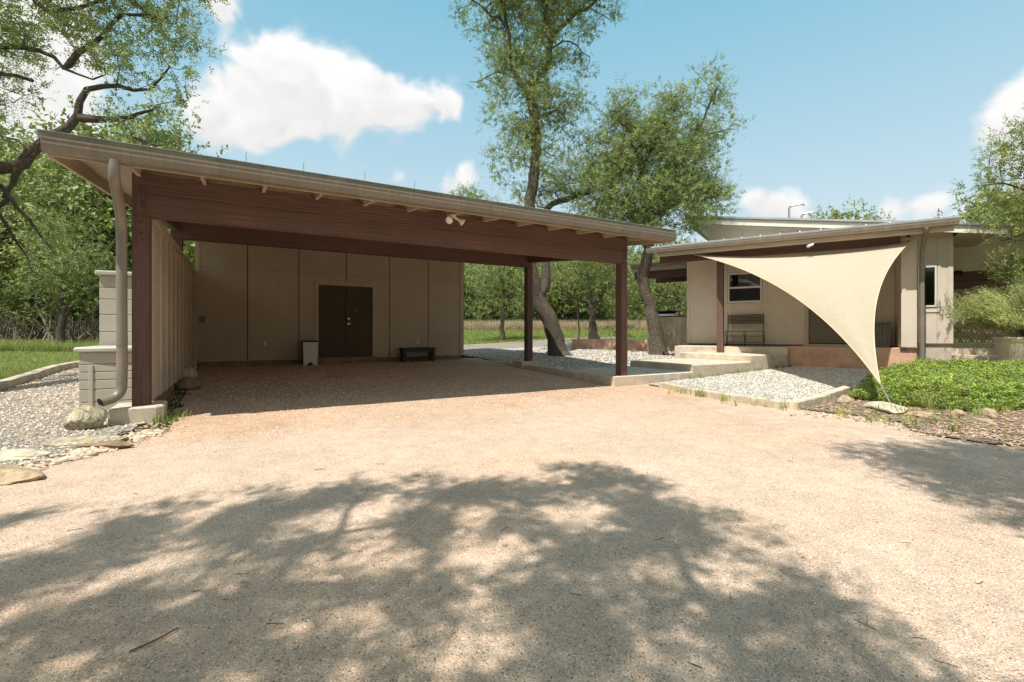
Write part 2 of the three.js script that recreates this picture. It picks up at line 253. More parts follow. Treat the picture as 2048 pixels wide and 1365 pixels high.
function swarm(name, geo, m, spots, parent) { // spots: [position, quaternion | euler y, scale (number or Vector3), colour]
  const im = new THREE.InstancedMesh(geo, m, spots.length); im.name = name;
  spots.forEach(([p, q, s, c], i) => { dummy.position.copy(p); if (q.isQuaternion) dummy.quaternion.copy(q); else dummy.rotation.set(0, q, 0); if (typeof s === 'number') dummy.scale.setScalar(s); else dummy.scale.copy(s); dummy.updateMatrix(); im.setMatrixAt(i, dummy.matrix); if (c) im.setColorAt(i, c); });
  (parent ?? scene).add(im); return im;
}
const randQ = (r) => new THREE.Quaternion().setFromEuler(new THREE.Euler(r() * 6.283, r() * 6.283, r() * 6.283));

// ---------------------------------------------------------------- the lie of the land
function hgt(x, z) {
  const fw = x * SN - z * CS;
  return 0.0405 * clamp(-z - 6, 0, 8.3) + 0.033 * clamp(x - 8, 0, 8) + smooth(-4, 8, x) * (0.008 * clamp(fw - 15, 0, 10) + 0.05 * clamp(fw - 26, 0, 30) + 0.02 * clamp(fw - 56, 0, 60)) + 0.012 * clamp(-x - 6, 0, 30) * smooth(-4, -12, z);
}
const bump = (x, z) => 0.010 * (fbm2(x * 1.6 + 9, z * 1.6, 3, 201) - 0.5) + 0.022 * (fbm2(x * 0.45, z * 0.45 + 4, 2, 205) - 0.5);
const inside = (poly, x, z) => { let c = false; for (let i = 0, j = poly.length - 1; i < poly.length; j = i++) { const [a, b] = poly[i], [d, e] = poly[j]; if ((b > z) !== (e > z) && x < (d - a) * (z - b) / (e - b) + a) c = !c; } return c; };
function sheet(poly, cell, lift, shade, wob = 0.05) { // a sheet draped over the land inside a plan outline
  const xs = poly.map((p) => p[0]), zs = poly.map((p) => p[1]), x0 = Math.min(...xs), x1 = Math.max(...xs), z0 = Math.min(...zs), z1 = Math.max(...zs), nx = Math.ceil((x1 - x0) / cell), nz = Math.ceil((z1 - z0) / cell);
  const pos = [], uv = [], col = [], idx = [], id = new Int32Array((nx + 1) * (nz + 1)).fill(-1);
  const vid = (i, j) => { const k = j * (nx + 1) + i; if (id[k] < 0) { const x = x0 + i * cell, z = z0 + j * cell; id[k] = pos.length / 3; pos.push(x, hgt(x, z) + lift(x, z), z); uv.push(x, -z); if (shade) col.push(...shade(x, z)); } return id[k]; };
  for (let j = 0; j < nz; j++) for (let i = 0; i < nx; i++) {
    const x = x0 + (i + 0.5) * cell, z = z0 + (j + 0.5) * cell; if (!inside(poly, x + wob * (noise2(x * 4, z * 4, 3) - 0.5) * 2, z + wob * (noise2(x * 4, z * 4, 5) - 0.5) * 2)) continue;
    const a = vid(i, j), b = vid(i + 1, j), c = vid(i + 1, j + 1), d = vid(i, j + 1); idx.push(a, d, b, b, d, c);
  }
  const g = new THREE.BufferGeometry(); g.setAttribute('position', new THREE.Float32BufferAttribute(pos, 3)); g.setAttribute('uv', new THREE.Float32BufferAttribute(uv, 2)); if (shade) g.setAttribute('color', new THREE.Float32BufferAttribute(col, 3)); g.setIndex(idx); g.computeVertexNormals(); return g;
}
function ground(name, geo, m, label) { const me = new THREE.Mesh(geo, m); me.name = name; me.userData.kind = 'structure'; if (label) me.userData.label = label; scene.add(me); return me; }
{ // open land to the horizon
  const xs = [], zs = [], st = (a, b, f) => { for (let v = a; v < b;) { xs.push(v); v += f(v); } };
  for (let v = -260; v <= 320; v += (v > -30 && v < 50 ? 0.8 : v > -80 && v < 100 ? 3 : 12)) xs.push(v);
  for (let v = -320; v <= 120; v += (v > -60 && v < 8 ? 0.8 : v > -110 && v < 30 ? 3 : 12)) zs.push(v);
  const pos = [], uv = [], col = [], idx = [];
  for (const z of zs) for (const x of xs) { pos.push(x, hgt(x, z) - 0.05 + 0.03 * (fbm2(x * 0.5, z * 0.5, 2, 11) - 0.5), z); uv.push(x, -z); const d = smooth(0.45, 0.7, fbm2(x * 0.12, z * 0.12, 3, 31)); col.push(mix(0.85, 1.25, d), mix(1, 1.05, d), mix(0.8, 0.95, d)); }
  for (let j = 0; j < zs.length - 1; j++) for (let i = 0; i < xs.length - 1; i++) { const a = j * xs.length + i, b = a + 1, c = a + xs.length, d = c + 1; idx.push(a, c, b, b, c, d); }
  const g = new THREE.BufferGeometry(); g.setAttribute('position', new THREE.Float32BufferAttribute(pos, 3)); g.setAttribute('uv', new THREE.Float32BufferAttribute(uv, 2)); g.setAttribute('color', new THREE.Float32BufferAttribute(col, 3)); g.setIndex(idx); g.computeVertexNormals();
  ground('ground', g, M.lawn, 'grassy land with lawns around the gravel drive');
}
// the drive: crushed granite under and in front of the carport
const DRIVE = [[-0.9, -14.3], [6.9, -14.3], [6.9, -7.7], [8.4, -7.7], [7.75, -7.0], [7.5, -4.1], [8.6, -3.5], [7.9, -2.6], [7.2, -1.9], [8.2, -0.8], [11, 0.4], [15, 2.5], [16, 8], [-12, 8], [-12, -1.2], [-4, -4.2], [-2.3, -5.1], [-1.35, -5.85], [-0.75, -6.9]];
{
  const shade = (x, z) => { // reddish soil working up through the grit in patches, paler where fines have washed out; worn only means redder, darker towards the carport
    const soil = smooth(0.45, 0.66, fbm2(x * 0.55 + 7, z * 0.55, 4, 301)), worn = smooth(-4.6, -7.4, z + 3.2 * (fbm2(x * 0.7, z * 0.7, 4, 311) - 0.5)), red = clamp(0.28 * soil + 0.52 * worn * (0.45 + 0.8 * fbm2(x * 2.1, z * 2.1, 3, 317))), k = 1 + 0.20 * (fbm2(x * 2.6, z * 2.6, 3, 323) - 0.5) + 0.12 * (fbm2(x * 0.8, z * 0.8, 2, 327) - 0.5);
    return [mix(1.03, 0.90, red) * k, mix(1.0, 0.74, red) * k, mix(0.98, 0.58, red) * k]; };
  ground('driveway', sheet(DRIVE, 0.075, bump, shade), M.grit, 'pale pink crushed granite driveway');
}
const MULCH = [[7.5, -4.15], [9.9, -4.6], [13.4, -5.4], [17.5, -3], [18, 1.5], [11, 0.2], [8.2, -0.9], [6.9, -1.7], [7.0, -2.4], [7.6, -2.9]];
const BED_LEFT = [[-1.05, -7.3], [-1.15, -17.5], [-3.4, -17.5], [-3.45, -10.5], [-4.6, -7.6], [-9, -5.2], [-9, -3.2], [-3.9, -4.5], [-2.2, -5.3], [-1.4, -6.1]];
const BED_COURT = [[6.9, -9.4], [6.9, -16.5], [4, -18.5], [4, -25], [10.4, -22.4], [15, -22.6], [20.5, -22.2], [20, -16], [15.5, -14.5], [13, -10.2], [11.3, -9.4]];
const BED_FRONT = [[7.7, -7.4], [7.5, -4.3], [10.5, -4.55], [13.2, -5.4], [14.6, -5.4], [13.4, -7.4]];
const BED_ENTRY = [[13.6, -3.2], [15.0, -5.0], [17.5, -5.9], [19, -5.2], [22, -2.5], [20, 0], [15, -1.5]];
const pebLift = (x, z) => 0.012 + 0.02 * fbm2(x * 2, z * 2, 2, 221);
ground('gravel_bed', sheet(BED_LEFT, 0.1, pebLift), M.pebble_bed, 'white gravel bed beside the storage boxes');
ground('gravel_bed_001', sheet(BED_COURT, 0.14, pebLift), M.pebble_bed, 'white gravel court around the oak trunks');
ground('gravel_bed_002', sheet(BED_FRONT, 0.08, pebLift), M.pebble_bed, 'white gravel bed in front of the porch steps');
ground('mulch_bed', sheet(MULCH, 0.09, (x, z) => 0.006 + 0.03 * fbm2(x * 3, z * 3, 3, 231)), M.mulch, 'leaf mulch below the ground cover');
ground('gravel_bed_003', sheet(BED_ENTRY, 0.12, pebLift), M.pebble_bed, 'white gravel by the entrance');
{ // loose stones lying on those beds
  const chip = (s) => { let g = new THREE.IcosahedronGeometry(0.5, 0); g.deleteAttribute('uv'); g.deleteAttribute('normal'); g = mergeVertices(g, 1e-4); const r = rng(s), p = g.attributes.position; for (let i = 0; i < p.count; i++) { const k = 0.75 + 0.5 * r(); p.setXYZ(i, p.getX(i) * k, p.getY(i) * k * 0.62, p.getZ(i) * k * (0.7 + 0.3 * r())); } g = g.toNonIndexed(); g.computeVertexNormals(); return g; };
  const g = chip(5), scatter = (poly, n, s0, s1, seed, lift, pal, test) => {
    const r = rng(seed), xs = poly.map((p) => p[0]), zs = poly.map((p) => p[1]), a = [Math.min(...xs), Math.max(...xs), Math.min(...zs), Math.max(...zs)], out = [];
    for (let k = 0; k < n * 6 && out.length < n; k++) { const x = mix(a[0], a[1], r()), z = mix(a[2], a[3], r()); if (!inside(poly, x, z) || (test && !test(x, z, r))) continue; const s = s0 + (s1 - s0) * Math.pow(r(), 2.2); out.push([V(x, hgt(x, z) + lift(x, z) + s * 0.1, z), randQ(r).slerp(new THREE.Quaternion(), 0.7), s, pal(r)]); }
    return out;
  };
  const white = (r) => { const t = r(), k = 0.75 + 0.5 * r(); return t < 0.10 ? tint.clone().setRGB(0.45 * k, 0.42 * k, 0.38 * k) : t < 0.25 ? tint.clone().setRGB(1.0 * k, 0.86 * k, 0.70 * k) : tint.clone().setRGB(1.08 * k, 1.04 * k, 0.97 * k); };
  const pink = (r) => { const t = r(), k = 0.7 + 0.6 * r(); return t < 0.05 ? tint.clone().setRGB(0.5 * k, 0.46 * k, 0.43 * k) : t < 0.25 ? tint.clone().setRGB(1.2 * k, 1.15 * k, 1.08 * k) : tint.clone().setRGB(1.06 * k, 0.95 * k, 0.86 * k); };
  tag(swarm('bed_stones', g, M.stone_chip, scatter(BED_LEFT, 34000, 0.013, 0.038, 1, pebLift, (r) => white(r).multiply(tint.clone().setRGB(1.02, 0.93, 0.84)))), 'loose white stones of the bed by the storage boxes', 'gravel', null, 'stuff');
  tag(swarm('bed_stones_001', g, M.stone_chip, scatter(BED_FRONT, 30000, 0.012, 0.032, 2, pebLift, white)), 'loose white stones before the porch steps', 'gravel', null, 'stuff');
  tag(swarm('bed_stones_002', g, M.stone_chip, scatter(BED_COURT, 22000, 0.025, 0.06, 3, pebLift, white, (x, z) => z > -18)), 'loose white stones of the tree court', 'gravel', null, 'stuff');
  tag(swarm('bed_stones_003', g, M.stone_chip, scatter(BED_ENTRY, 7000, 0.025, 0.055, 4, pebLift, white)), 'loose white stones by the entrance', 'gravel', null, 'stuff');
  // the coarser grains of the drive, thick where the camera stands close
  const near = [[-3.2, -5.2], [-1.2, -6.2], [6.2, -6.2], [6.6, -2.0], [4.2, 0.6], [-1.2, 0.6], [-3, -2]];
  tag(swarm('drive_grit', g, M.grit_chip, scatter(near, 200000, 0.003, 0.0095, 8, bump, pink, (x, z, r) => r() < 1.25 / (0.4 + 0.25 * Math.max(1, Math.hypot(x, z))))), 'loose granite grit on the drive', 'gravel', null, 'stuff');
  tag(swarm('drive_grit_001', g, M.grit_chip, scatter([[-1, -13.8], [6.7, -13.8], [6.7, -6], [-1, -6]], 26000, 0.008, 0.024, 9, bump, pink)), 'loose granite grit under the carport roof', 'gravel', null, 'stuff');
  // a rim of rubble where the drive meets the beds
  const rim = (pts, n, w, s0, s1, seed) => { const r = rng(seed), out = []; for (let i = 0; i < n; i++) { const k = r() * (pts.length - 1), a = Math.floor(k), f = k - a, x = mix(pts[a][0], pts[a + 1][0], f) + w * gauss(r), z = mix(pts[a][1], pts[a + 1][1], f) + w * gauss(r), s = s0 + (s1 - s0) * Math.pow(r(), 2); out.push([V(x, hgt(x, z) + bump(x, z) + s * 0.12, z), randQ(r).slerp(new THREE.Quaternion(), 0.75), V(s * 1.3, s, s), white(r)]); } return out; };
  tag(swarm('rubble', chip(9), M.stone_chip, [...rim([[-6, -3.5], [-2.4, -5.0], [-1.45, -5.9], [-0.9, -6.8]], 1500, 0.15, 0.015, 0.085, 12)].map((q) => { q[3].multiply(tint.clone().setRGB(0.92, 0.80, 0.68)); return q; })), 'rim of pale rubble along the stone edging', 'rubble', null, 'stuff');
  tag(swarm('rubble_001', chip(7), M.stone_chip, [...rim([[7.2, -3.6], [7.9, -2.8], [7.2, -2.3], [7.3, -1.4], [9.5, -0.6]], 2200, 0.42, 0.012, 0.05, 14)].map((q) => { q[3].multiply(tint.clone().setRGB(0.85, 0.72, 0.6)); return q; })), 'chips and litter below the ground cover', 'rubble', null, 'stuff');
}

// ---------------------------------------------------------------- the carport and its storage room
const SL = 0.1025, deck = (z) => 3.366 + (-7.5 - z) * SL;               // underside of the roof deck
const cp = thing('carport', 'tan open carport with brown posts, deep brown beams and a shed roof', 'carport', [3, 0, -10.8]);
{
  const post = (x, z, y0, y1, name = 'post') => part(name, box(x - 0.09, x + 0.09, y0, y1, z - 0.18, z, 0.006, 'y'), M.beam, cp);
  post(-1.105, -7.5, 0.27, 2.68); post(7.14, -7.5, 0.255, 2.68); post(-1.105, -11.3, 0.36, 3.06); post(7.14, -11.3, 0.38, 3.06);
  part('front_beam', box(-1.195, 7.23, 2.68, 3.226, -7.64, -7.503, 0.008), M.beam, cp);
  part('rear_beam', box(-1.195, 7.23, 3.06, 3.60, -11.44, -11.303, 0.008), M.beam, cp);
  for (const x of [-1.16, 7.08]) part('side_beam', alongX([[-7.66, deck(-7.66) - 0.56], [-14.1, deck(-14.1) - 0.56], [-14.1, deck(-14.1) - 0.145], [-7.66, deck(-7.66) - 0.145]], x, x + 0.11, 0, 'z'), M.beam, cp);
  for (const x of [-1.105, 7.14]) { const pl = part('bolt_plate', box(x - 0.045, x + 0.045, 2.32, 3.055, -7.502, -7.492, 0.002, 'y'), M.beam, cp); for (const y of [2.38, 2.47, 2.6, 2.68, 2.80, 2.86, 2.95, 3.0]) part('bolt', new THREE.CylinderGeometry(0.014, 0.016, 0.018, 8).rotateX(Math.PI / 2).translate(x + (y * 31 % 0.02) - 0.005, y, -7.483), M.beam, pl); }
  for (let k = 0; k < 15; k++) { const x = -1.82 + 0.6985 * k; part('rafter', alongX([[-6.97, deck(-6.97) - 0.185], [-14.3, deck(-14.3) - 0.185], [-14.3, deck(-14.3) - 0.004], [-6.97, deck(-6.97) - 0.004]], x - 0.02, x + 0.02, 0, 'z'), M.soffit, cp); }
  part('fascia', box(-1.84, 7.96, 3.13, 3.30, -6.966, -6.936, 0.003), M.soffit, cp);
  part('roof_deck', alongX([[-6.94, deck(-6.94)], [-18.3, deck(-18.3)], [-18.3, deck(-18.3) + 0.022], [-6.94, deck(-6.94) + 0.022]], -1.84, 7.96, 0, 'z'), M.soffit, cp);
  const roof = part('roof', alongX([[-6.86, deck(-6.86) + 0.026], [-18.36, deck(-18.36) + 0.026], [-18.36, deck(-18.36) + 0.05], [-6.86, deck(-6.86) + 0.05]], -1.87, 7.98, 0), M.roof_metal, cp);
  for (let k = 0; k < 22; k++) { const x = -1.85 + 0.4675 * k; part('seam', alongX([[-6.85, deck(-6.85) + 0.051], [-18.36, deck(-18.36) + 0.051], [-18.36, deck(-18.36) + 0.09], [-6.88, deck(-6.88) + 0.09]], x - 0.008, x + 0.008), M.roof_metal, roof); }
  part('drip_edge', alongX([[-6.872, 3.29], [-6.862, 3.29], [-6.852, deck(-6.86) + 0.06], [-6.80, deck(-6.86) + 0.052], [-6.80, deck(-6.86) + 0.058], [-6.872, deck(-6.86) + 0.068]], -1.885, 7.99), M.roof_metal, roof);
  const r = rng(4);
  for (const x of [-0.62, 0.05, 0.72, 1.52, 2.25, 2.98]) part('roof_clip', tube([V(x, 3.35, -6.83), V(x + 0.004, 3.40, -6.82), V(x - 0.005 + 0.02 * r(), 3.46, -6.80), V(x + 0.015, 3.475, -6.79)], 0.004, 5), M.steel, roof);
  const gutter = (x0, x1, z, y, parent, name = 'gutter') => part(name, alongX([[z - 0.125, y], [z - 0.025, y], [z - 0.022, y + 0.02], [z - 0.004, y + 0.075], [z - 0.003, y + 0.118], [z + 0.004, y + 0.128], [z + 0.004, y + 0.148], [z - 0.010, y + 0.148], [z - 0.010, y + 0.128], [z - 0.012, y + 0.08], [z - 0.03, y + 0.012], [z - 0.118, y + 0.012], [z - 0.118, y + 0.15], [z - 0.125, y + 0.15]], x0, x1), M.gutter, parent);
  const gt = gutter(-1.842, 7.955, -6.80, 3.145, cp);
  for (const x of [-1.846, 7.951]) part('end_cap', alongX([[-6.925, 3.143], [-6.825, 3.143], [-6.803, 3.22], [-6.80, 3.292], [-6.925, 3.296]], x, x + 0.006), M.gutter, gt);
  const ds = part('downspout', tube([V(-1.25, 3.16, -6.865), V(-1.25, 3.03, -6.865), V(-1.25, 2.95, -6.89), V(-1.262, 2.72, -7.20), V(-1.272, 2.55, -7.36), V(-1.275, 2.40, -7.395), V(-1.275, 1.6, -7.40), V(-1.275, 0.62, -7.40), V(-1.285, 0.48, -7.395), V(-1.33, 0.41, -7.36), V(-1.45, 0.365, -7.26)], 0.056, 20, 130), M.gutter, cp);
  for (const [y, z] of [[2.42, -7.395], [1.06, -7.40], [0.60, -7.40]]) part('collar', new THREE.CylinderGeometry(0.0585, 0.0585, 0.035, 20).translate(-1.275, y, z), M.gutter, ds);
  part('footing', plan([[-1.40, -7.36], [-0.93, -7.36], [-0.86, -7.44], [-0.88, -7.95], [-1.42, -7.95]], -0.1, 0.272, 0.02), M.concrete, cp, 'rough concrete footing under the front post');
  part('footing', box(6.78, 7.32, 0.12, 0.385, -11.65, -11.15, 0.01), M.concrete, cp);
  // side wall of boards, a cap along its top
  const wall = sub('side_wall', cp), n = 11, L = (14.1 - 7.70) / n;
  for (let k = 0; k < n; k++) { const z1 = -7.70 - k * L, z0 = z1 - L; part('panel', box(-1.06, -1.0, 0.315, 2.66, z0 + 0.002, z1 - 0.002, 0.003, 'y'), M.shaded_siding, wall); if (k) part('batten', box(-1.0, -0.978, 0.322, 2.655, z1 - 0.028, z1 + 0.028, 0.003, 'y'), M.trim, wall); }
  part('cap_board', box(-1.08, -0.972, 2.66, 2.755, -14.1, -7.69, 0.004, 'z'), M.trim, wall);
  part('plinth', box(-1.05, -1.02, 0.0, 0.313, -14.1, -7.95, 0), M.brown_stone, wall);
  part('floodlight_box', box(2.985, 3.115, 3.155, 3.215, -7.30, -7.18, 0.01), M.gutter, cp);
}
const st = thing('storage_room', 'tan boarded storage room with dark double doors at the back of the carport', 'building', [2.7, 0.3, -16]);
{
  const edges = [-0.97, 0.143, 1.378, 2.632, 3.882, 5.116, 6.30], wall = sub('front_wall', st), top = deck(-14.12) - 0.15;
  for (let k = 0; k < 6; k++) {
    const a = edges[k] + 0.011, b = edges[k + 1] - 0.011;
    if (b < 1.80 || a > 3.45) { part('panel', box(a, b, 0.455, 2.86, -14.22, -14.12, 0.003, 'y'), M.shaded_siding, wall); }
    else { if (a < 1.87) part('panel', box(a, 1.872, 0.455, 2.86, -14.22, -14.12, 0.003, 'y'), M.shaded_siding, wall); if (b > 3.386) part('panel', box(3.386, b, 0.455, 2.86, -14.22, -14.12, 0.003, 'y'), M.shaded_siding, wall); part('panel', box(Math.max(a, 1.874), Math.min(b, 3.384), 2.545, 2.86, -14.22, -14.12, 0.003), M.shaded_siding, wall); }
    part('panel', box(a, b, 2.864, top, -14.22, -14.12, 0.003, 'y'), M.shaded_siding, wall);
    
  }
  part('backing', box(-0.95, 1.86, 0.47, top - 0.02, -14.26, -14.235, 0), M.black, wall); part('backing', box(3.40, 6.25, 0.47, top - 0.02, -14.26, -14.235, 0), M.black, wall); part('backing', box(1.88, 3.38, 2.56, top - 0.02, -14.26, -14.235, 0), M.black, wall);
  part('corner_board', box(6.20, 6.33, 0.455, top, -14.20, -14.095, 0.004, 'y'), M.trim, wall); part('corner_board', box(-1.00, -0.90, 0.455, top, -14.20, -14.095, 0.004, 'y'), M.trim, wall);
  part('side_wall', box(6.23, 6.31, 0.455, deck(-17.6) - 0.6, -17.6, -14.21, 0.003), M.shaded_siding, st); part('side_wall', box(-1.0, -0.92, 0.455, deck(-17.6) - 0.6, -17.6, -14.21, 0.003), M.shaded_siding, st);
  part('rear_wall', box(-1.0, 6.31, 0.455, deck(-17.6) - 0.15, -17.7, -17.61, 0.003), M.shaded_siding, st);
  part('foundation', box(-0.98, 6.27, 0.05, 0.452, -17.68, -14.14, 0.01), M.brown_stone, st);
  part('door_sill', box(1.80, 3.46, 0.30, 0.50, -14.14, -13.98, 0.01), M.brown_stone, st);
  const door = sub('double_door', st);
  for (const [a, b] of [[1.884, 2.622], [2.634, 3.374]]) part('door_leaf', box(a, b, 0.522, 2.535, -14.19, -14.145, 0.004, 'y'), M.door, door);
  part('door_sweep', box(1.884, 3.374, 0.502, 0.519, -14.18, -14.15, 0), M.black, door);
  const fr = [box(1.785, 1.88, 0.46, 2.64, -14.13, -14.088, 0.004, 'y'), box(3.378, 3.472, 0.46, 2.64, -14.13, -14.088, 0.004, 'y'), box(1.785, 3.472, 2.5425, 2.66, -14.129, -14.086, 0.004)];
  fr.forEach((g) => part('door_casing', g, M.trim, door));
  part('deadbolt', new THREE.CylinderGeometry(0.032, 0.032, 0.03, 18).rotateX(Math.PI / 2).translate(2.70, 1.60, -14.13), M.steel, door);
  part('door_handle', flat([new THREE.CylinderGeometry(0.034, 0.034, 0.03, 18).rotateX(Math.PI / 2).translate(2.70, 1.455, -14.13), bar(V(2.70, 1.455, -14.12), V(2.70, 1.455, -14.08), 0.011), bar(V(2.70, 1.455, -14.08), V(2.80, 1.458, -14.08), 0.009)]), M.steel, door);
  part('peephole', new THREE.CylinderGeometry(0.012, 0.012, 0.012, 10).rotateX(Math.PI / 2).translate(2.92, 1.85, -14.14), M.steel, door);
}
function outlet(x, y, label) { const t = thing('electrical_outlet', label, 'outlet', [x, y, -14.119], 'outlets on the storage room wall'); part('cover', box(x - 0.037, x + 0.037, y - 0.062, y + 0.062, -14.118, -14.108, 0.004), M.white_plastic, t); for (const k of [-0.026, 0.026]) part('socket', box(x - 0.016, x + 0.016, y + k - 0.015, y + k + 0.015, -14.108, -14.104, 0.003), M.white_plastic, t); }
outlet(0.554, 0.90, 'cream wall outlet low between the corner and the waste bin'); outlet(4.767, 0.896, 'cream wall outlet just above the black bench');
{ const t = thing('junction_box', 'small dark grey electrical box on the wall corner', 'electrical box', [-0.86, 1.46, -14.1]); part('housing', box(-0.90, -0.80, 1.46, 1.60, -14.095, -14.04, 0.008), M.black, t); part('cover', box(-0.892, -0.808, 1.468, 1.592, -14.039, -14.03, 0.004), M.gutter, t); }
{ // bin with a dark lid
  const t = thing('waste_bin', 'pale grey slim bin with a dark lid beside the double doors', 'bin', [1.62, 0.3, -13.8]);
  const sh = new THREE.Shape(); sh.moveTo(1.46, 0.315); sh.lineTo(1.53, 0.315); sh.absarc(1.62, 0.315, 0.085, Math.PI, 0, true); sh.lineTo(1.785, 0.315); sh.lineTo(1.80, 0.93); sh.lineTo(1.445, 0.93); sh.closePath();
  part('body', uvm(new THREE.ExtrudeGeometry(sh, { depth: 0.30, bevelEnabled: true, bevelSize: 0.012, bevelThickness: 0.012, bevelSegments: 2, curveSegments: 12 }).translate(0, 0, -14.0)), M.white_plastic, t);
  part('lid', box(1.42, 1.82, 0.944, 0.975, -14.04, -13.66, 0.012), M.black, t); part('side_panel', box(1.425, 1.443, 0.315, 0.94, -14.0, -13.70, 0.004), M.black, t);
}
{ const t = thing('wooden_bench', 'low black wooden bench against the storage room wall', 'bench', [4.67, 0.3, -13.85]), r = rng(2);
  for (let k = 0; k < 4; k++) part('seat_plank', box(4.13, 5.21, 0.70, 0.735, -14.02 + k * 0.09, -13.935 + k * 0.09, 0.006), M.black, t);
  for (const x of [4.16, 5.07]) for (const z of [-13.99, -13.74]) part('leg', box(x, x + 0.10, hgt(x, z), 0.70, z, z + 0.08, 0.005, 'y'), M.black, t);
  part('apron', box(4.26, 5.07, 0.62, 0.70, -13.70, -13.67, 0.004), M.black, t); part('apron', box(4.26, 5.07, 0.62, 0.70, -13.985, -13.955, 0.004), M.black, t); part('lower_shelf', box(4.26, 5.07, 0.40, 0.425, -13.97, -13.69, 0.004), M.black, t);
}
{ // twin floodlight under the eave
  const t = thing('floodlight', 'cream twin-head floodlight under the front eave', 'lamp', [3.05, 3.155, -7.24]);
  part('mount', new THREE.CylinderGeometry(0.052, 0.045, 0.035, 20).translate(3.05, 3.137, -7.24), M.lamp_glass, t);
  for (const [dx, dz, s] of [[-0.075, 0.085, 1], [0.11, 0.055, 1]]) {
    const a = V(3.05 + dx * 0.3, 3.12, -7.24 + dz * 0.2), d = V(dx, -0.075, dz).normalize(), b = a.clone().addScaledVector(d, 0.075);
    const h = sub('lamp_head', t); part('arm', bar(a, b, 0.022, 14), M.lamp_glass, h);
    const q = new THREE.Quaternion().setFromUnitVectors(V(0, 1, 0), d), prof = [[0.024, 0], [0.03, 0.02], [0.052, 0.055], [0.062, 0.085], [0.060, 0.092]].map((p) => new THREE.Vector2(...p));
    part('reflector', new THREE.LatheGeometry(prof, 24).applyQuaternion(q).translate(b.x, b.y, b.z), M.lamp_glass, h); const e = b.clone().addScaledVector(d, 0.084);
    part('lens', new THREE.SphereGeometry(0.061, 24, 8, 0, 6.284, 0, 1.571).scale(1, 0.28, 1).applyQuaternion(q).translate(e.x, e.y, e.z), M.lamp_glass, h);
  }
}
// resin storage: low box and tall cabinet along the outside of the side wall
function bulge(w, d, over) { // a lid with a bowed front edge
  const n = 20, pts = []; for (let i = 0; i <= n; i++) { const t = i / n; pts.push([t * w, 0.02 * Math.sin(t * Math.PI)]); } return pts;
}
{ const t = thing('storage_box', 'low grey resin storage box with a lid beside the downspout', 'storage box', [-1.5, 0.08, -8.8]);
  const x0 = -1.90, x1 = -1.16, z0 = -9.35, z1 = -8.40, rows = [0.09, 0.25, 0.42, 0.55, 0.66, 0.765, 0.93];
  for (let k = 0; k < rows.length - 1; k++) part('panel', box(x0, x1, rows[k] + 0.004, rows[k + 1] - 0.004, z0, z1, 0.008), M.resin, t);
  part('core', box(x0 + 0.02, x1 - 0.02, 0.07, 0.93, z0 + 0.02, z1 - 0.012, 0), M.gutter, t);
  part('corner_post', box(x0 + 0.105, x0 + 0.15, 0.10, 0.76, z1 - 0.002, z1 + 0.014, 0.006, 'y'), M.resin_lid, t); part('base', box(x0 - 0.06, x0 + 0.17, 0.04, 0.10, z1 - 0.10, z1 + 0.05, 0.012), M.resin_lid, t);
  const lidPts = [[x0 - 0.05, z0 - 0.02], [x1, z0 - 0.02], [x1, z1 + 0.03], [-1.4, z1 + 0.05], [-1.65, z1 + 0.055], [x0 - 0.05, z1 + 0.03]];
  part('lid', plan(lidPts, 0.93, 1.00, 0.018), M.resin_lid, t);
}
{ const t = thing('storage_cabinet', 'tall grey resin storage cabinet behind the low box', 'cabinet', [-1.55, 0.1, -10]);
  const x0 = -1.90, x1 = -1.17, z0 = -10.5, z1 = -9.46, rows = [0.12, 0.5, 0.9, 1.21, 1.48, 1.72, 1.90, 2.09];
  for (let k = 0; k < rows.length - 1; k++) part('panel', box(x0, x1, rows[k] + 0.004, rows[k + 1] - 0.004, z0, z1, 0.008), M.resin, t);
  part('core', box(x0 + 0.02, x1 - 0.02, 0.1, 2.09, z0 + 0.02, z1 - 0.012, 0), M.gutter, t);
  part('lid', box(x0 - 0.05, x1, 2.09, 2.16, z0 - 0.03, z1 + 0.05, 0.02), M.resin_lid, t);
}

// ---------------------------------------------------------------- concrete walk and steps up to the porch
function slab(name, poly, y0, y1, m, label) { const me = one(name, plan(poly, y0, y1, 0.018), m, label, null, null, 'structure'); return me; }
slab('concrete_walk', [[6.82, -7.45], [9.30, -7.45], [9.30, -9.5], [6.82, -9.5]], -0.15, 0.27, M.concrete, 'lowest concrete landing beside the carport post');
slab('concrete_step', [[9.26, -7.447], [11.54, -7.447], [11.54, -9.5], [9.26, -9.5]], -0.15, 0.432, M.concrete, 'middle concrete landing of the porch steps');
slab('concrete_step', [[11.51, -7.444], [13.22, -7.444], [13.5, -9.7], [11.51, -9.7]], -0.15, 0.602, M.concrete, 'upper concrete landing below the porch');
slab('concrete_kerb', [[6.82, -9.5], [7.0, -9.5], [6.98, -16], [6.82, -16]], -0.15, 0.30, M.concrete, 'low concrete kerb between the carport and the tree court');

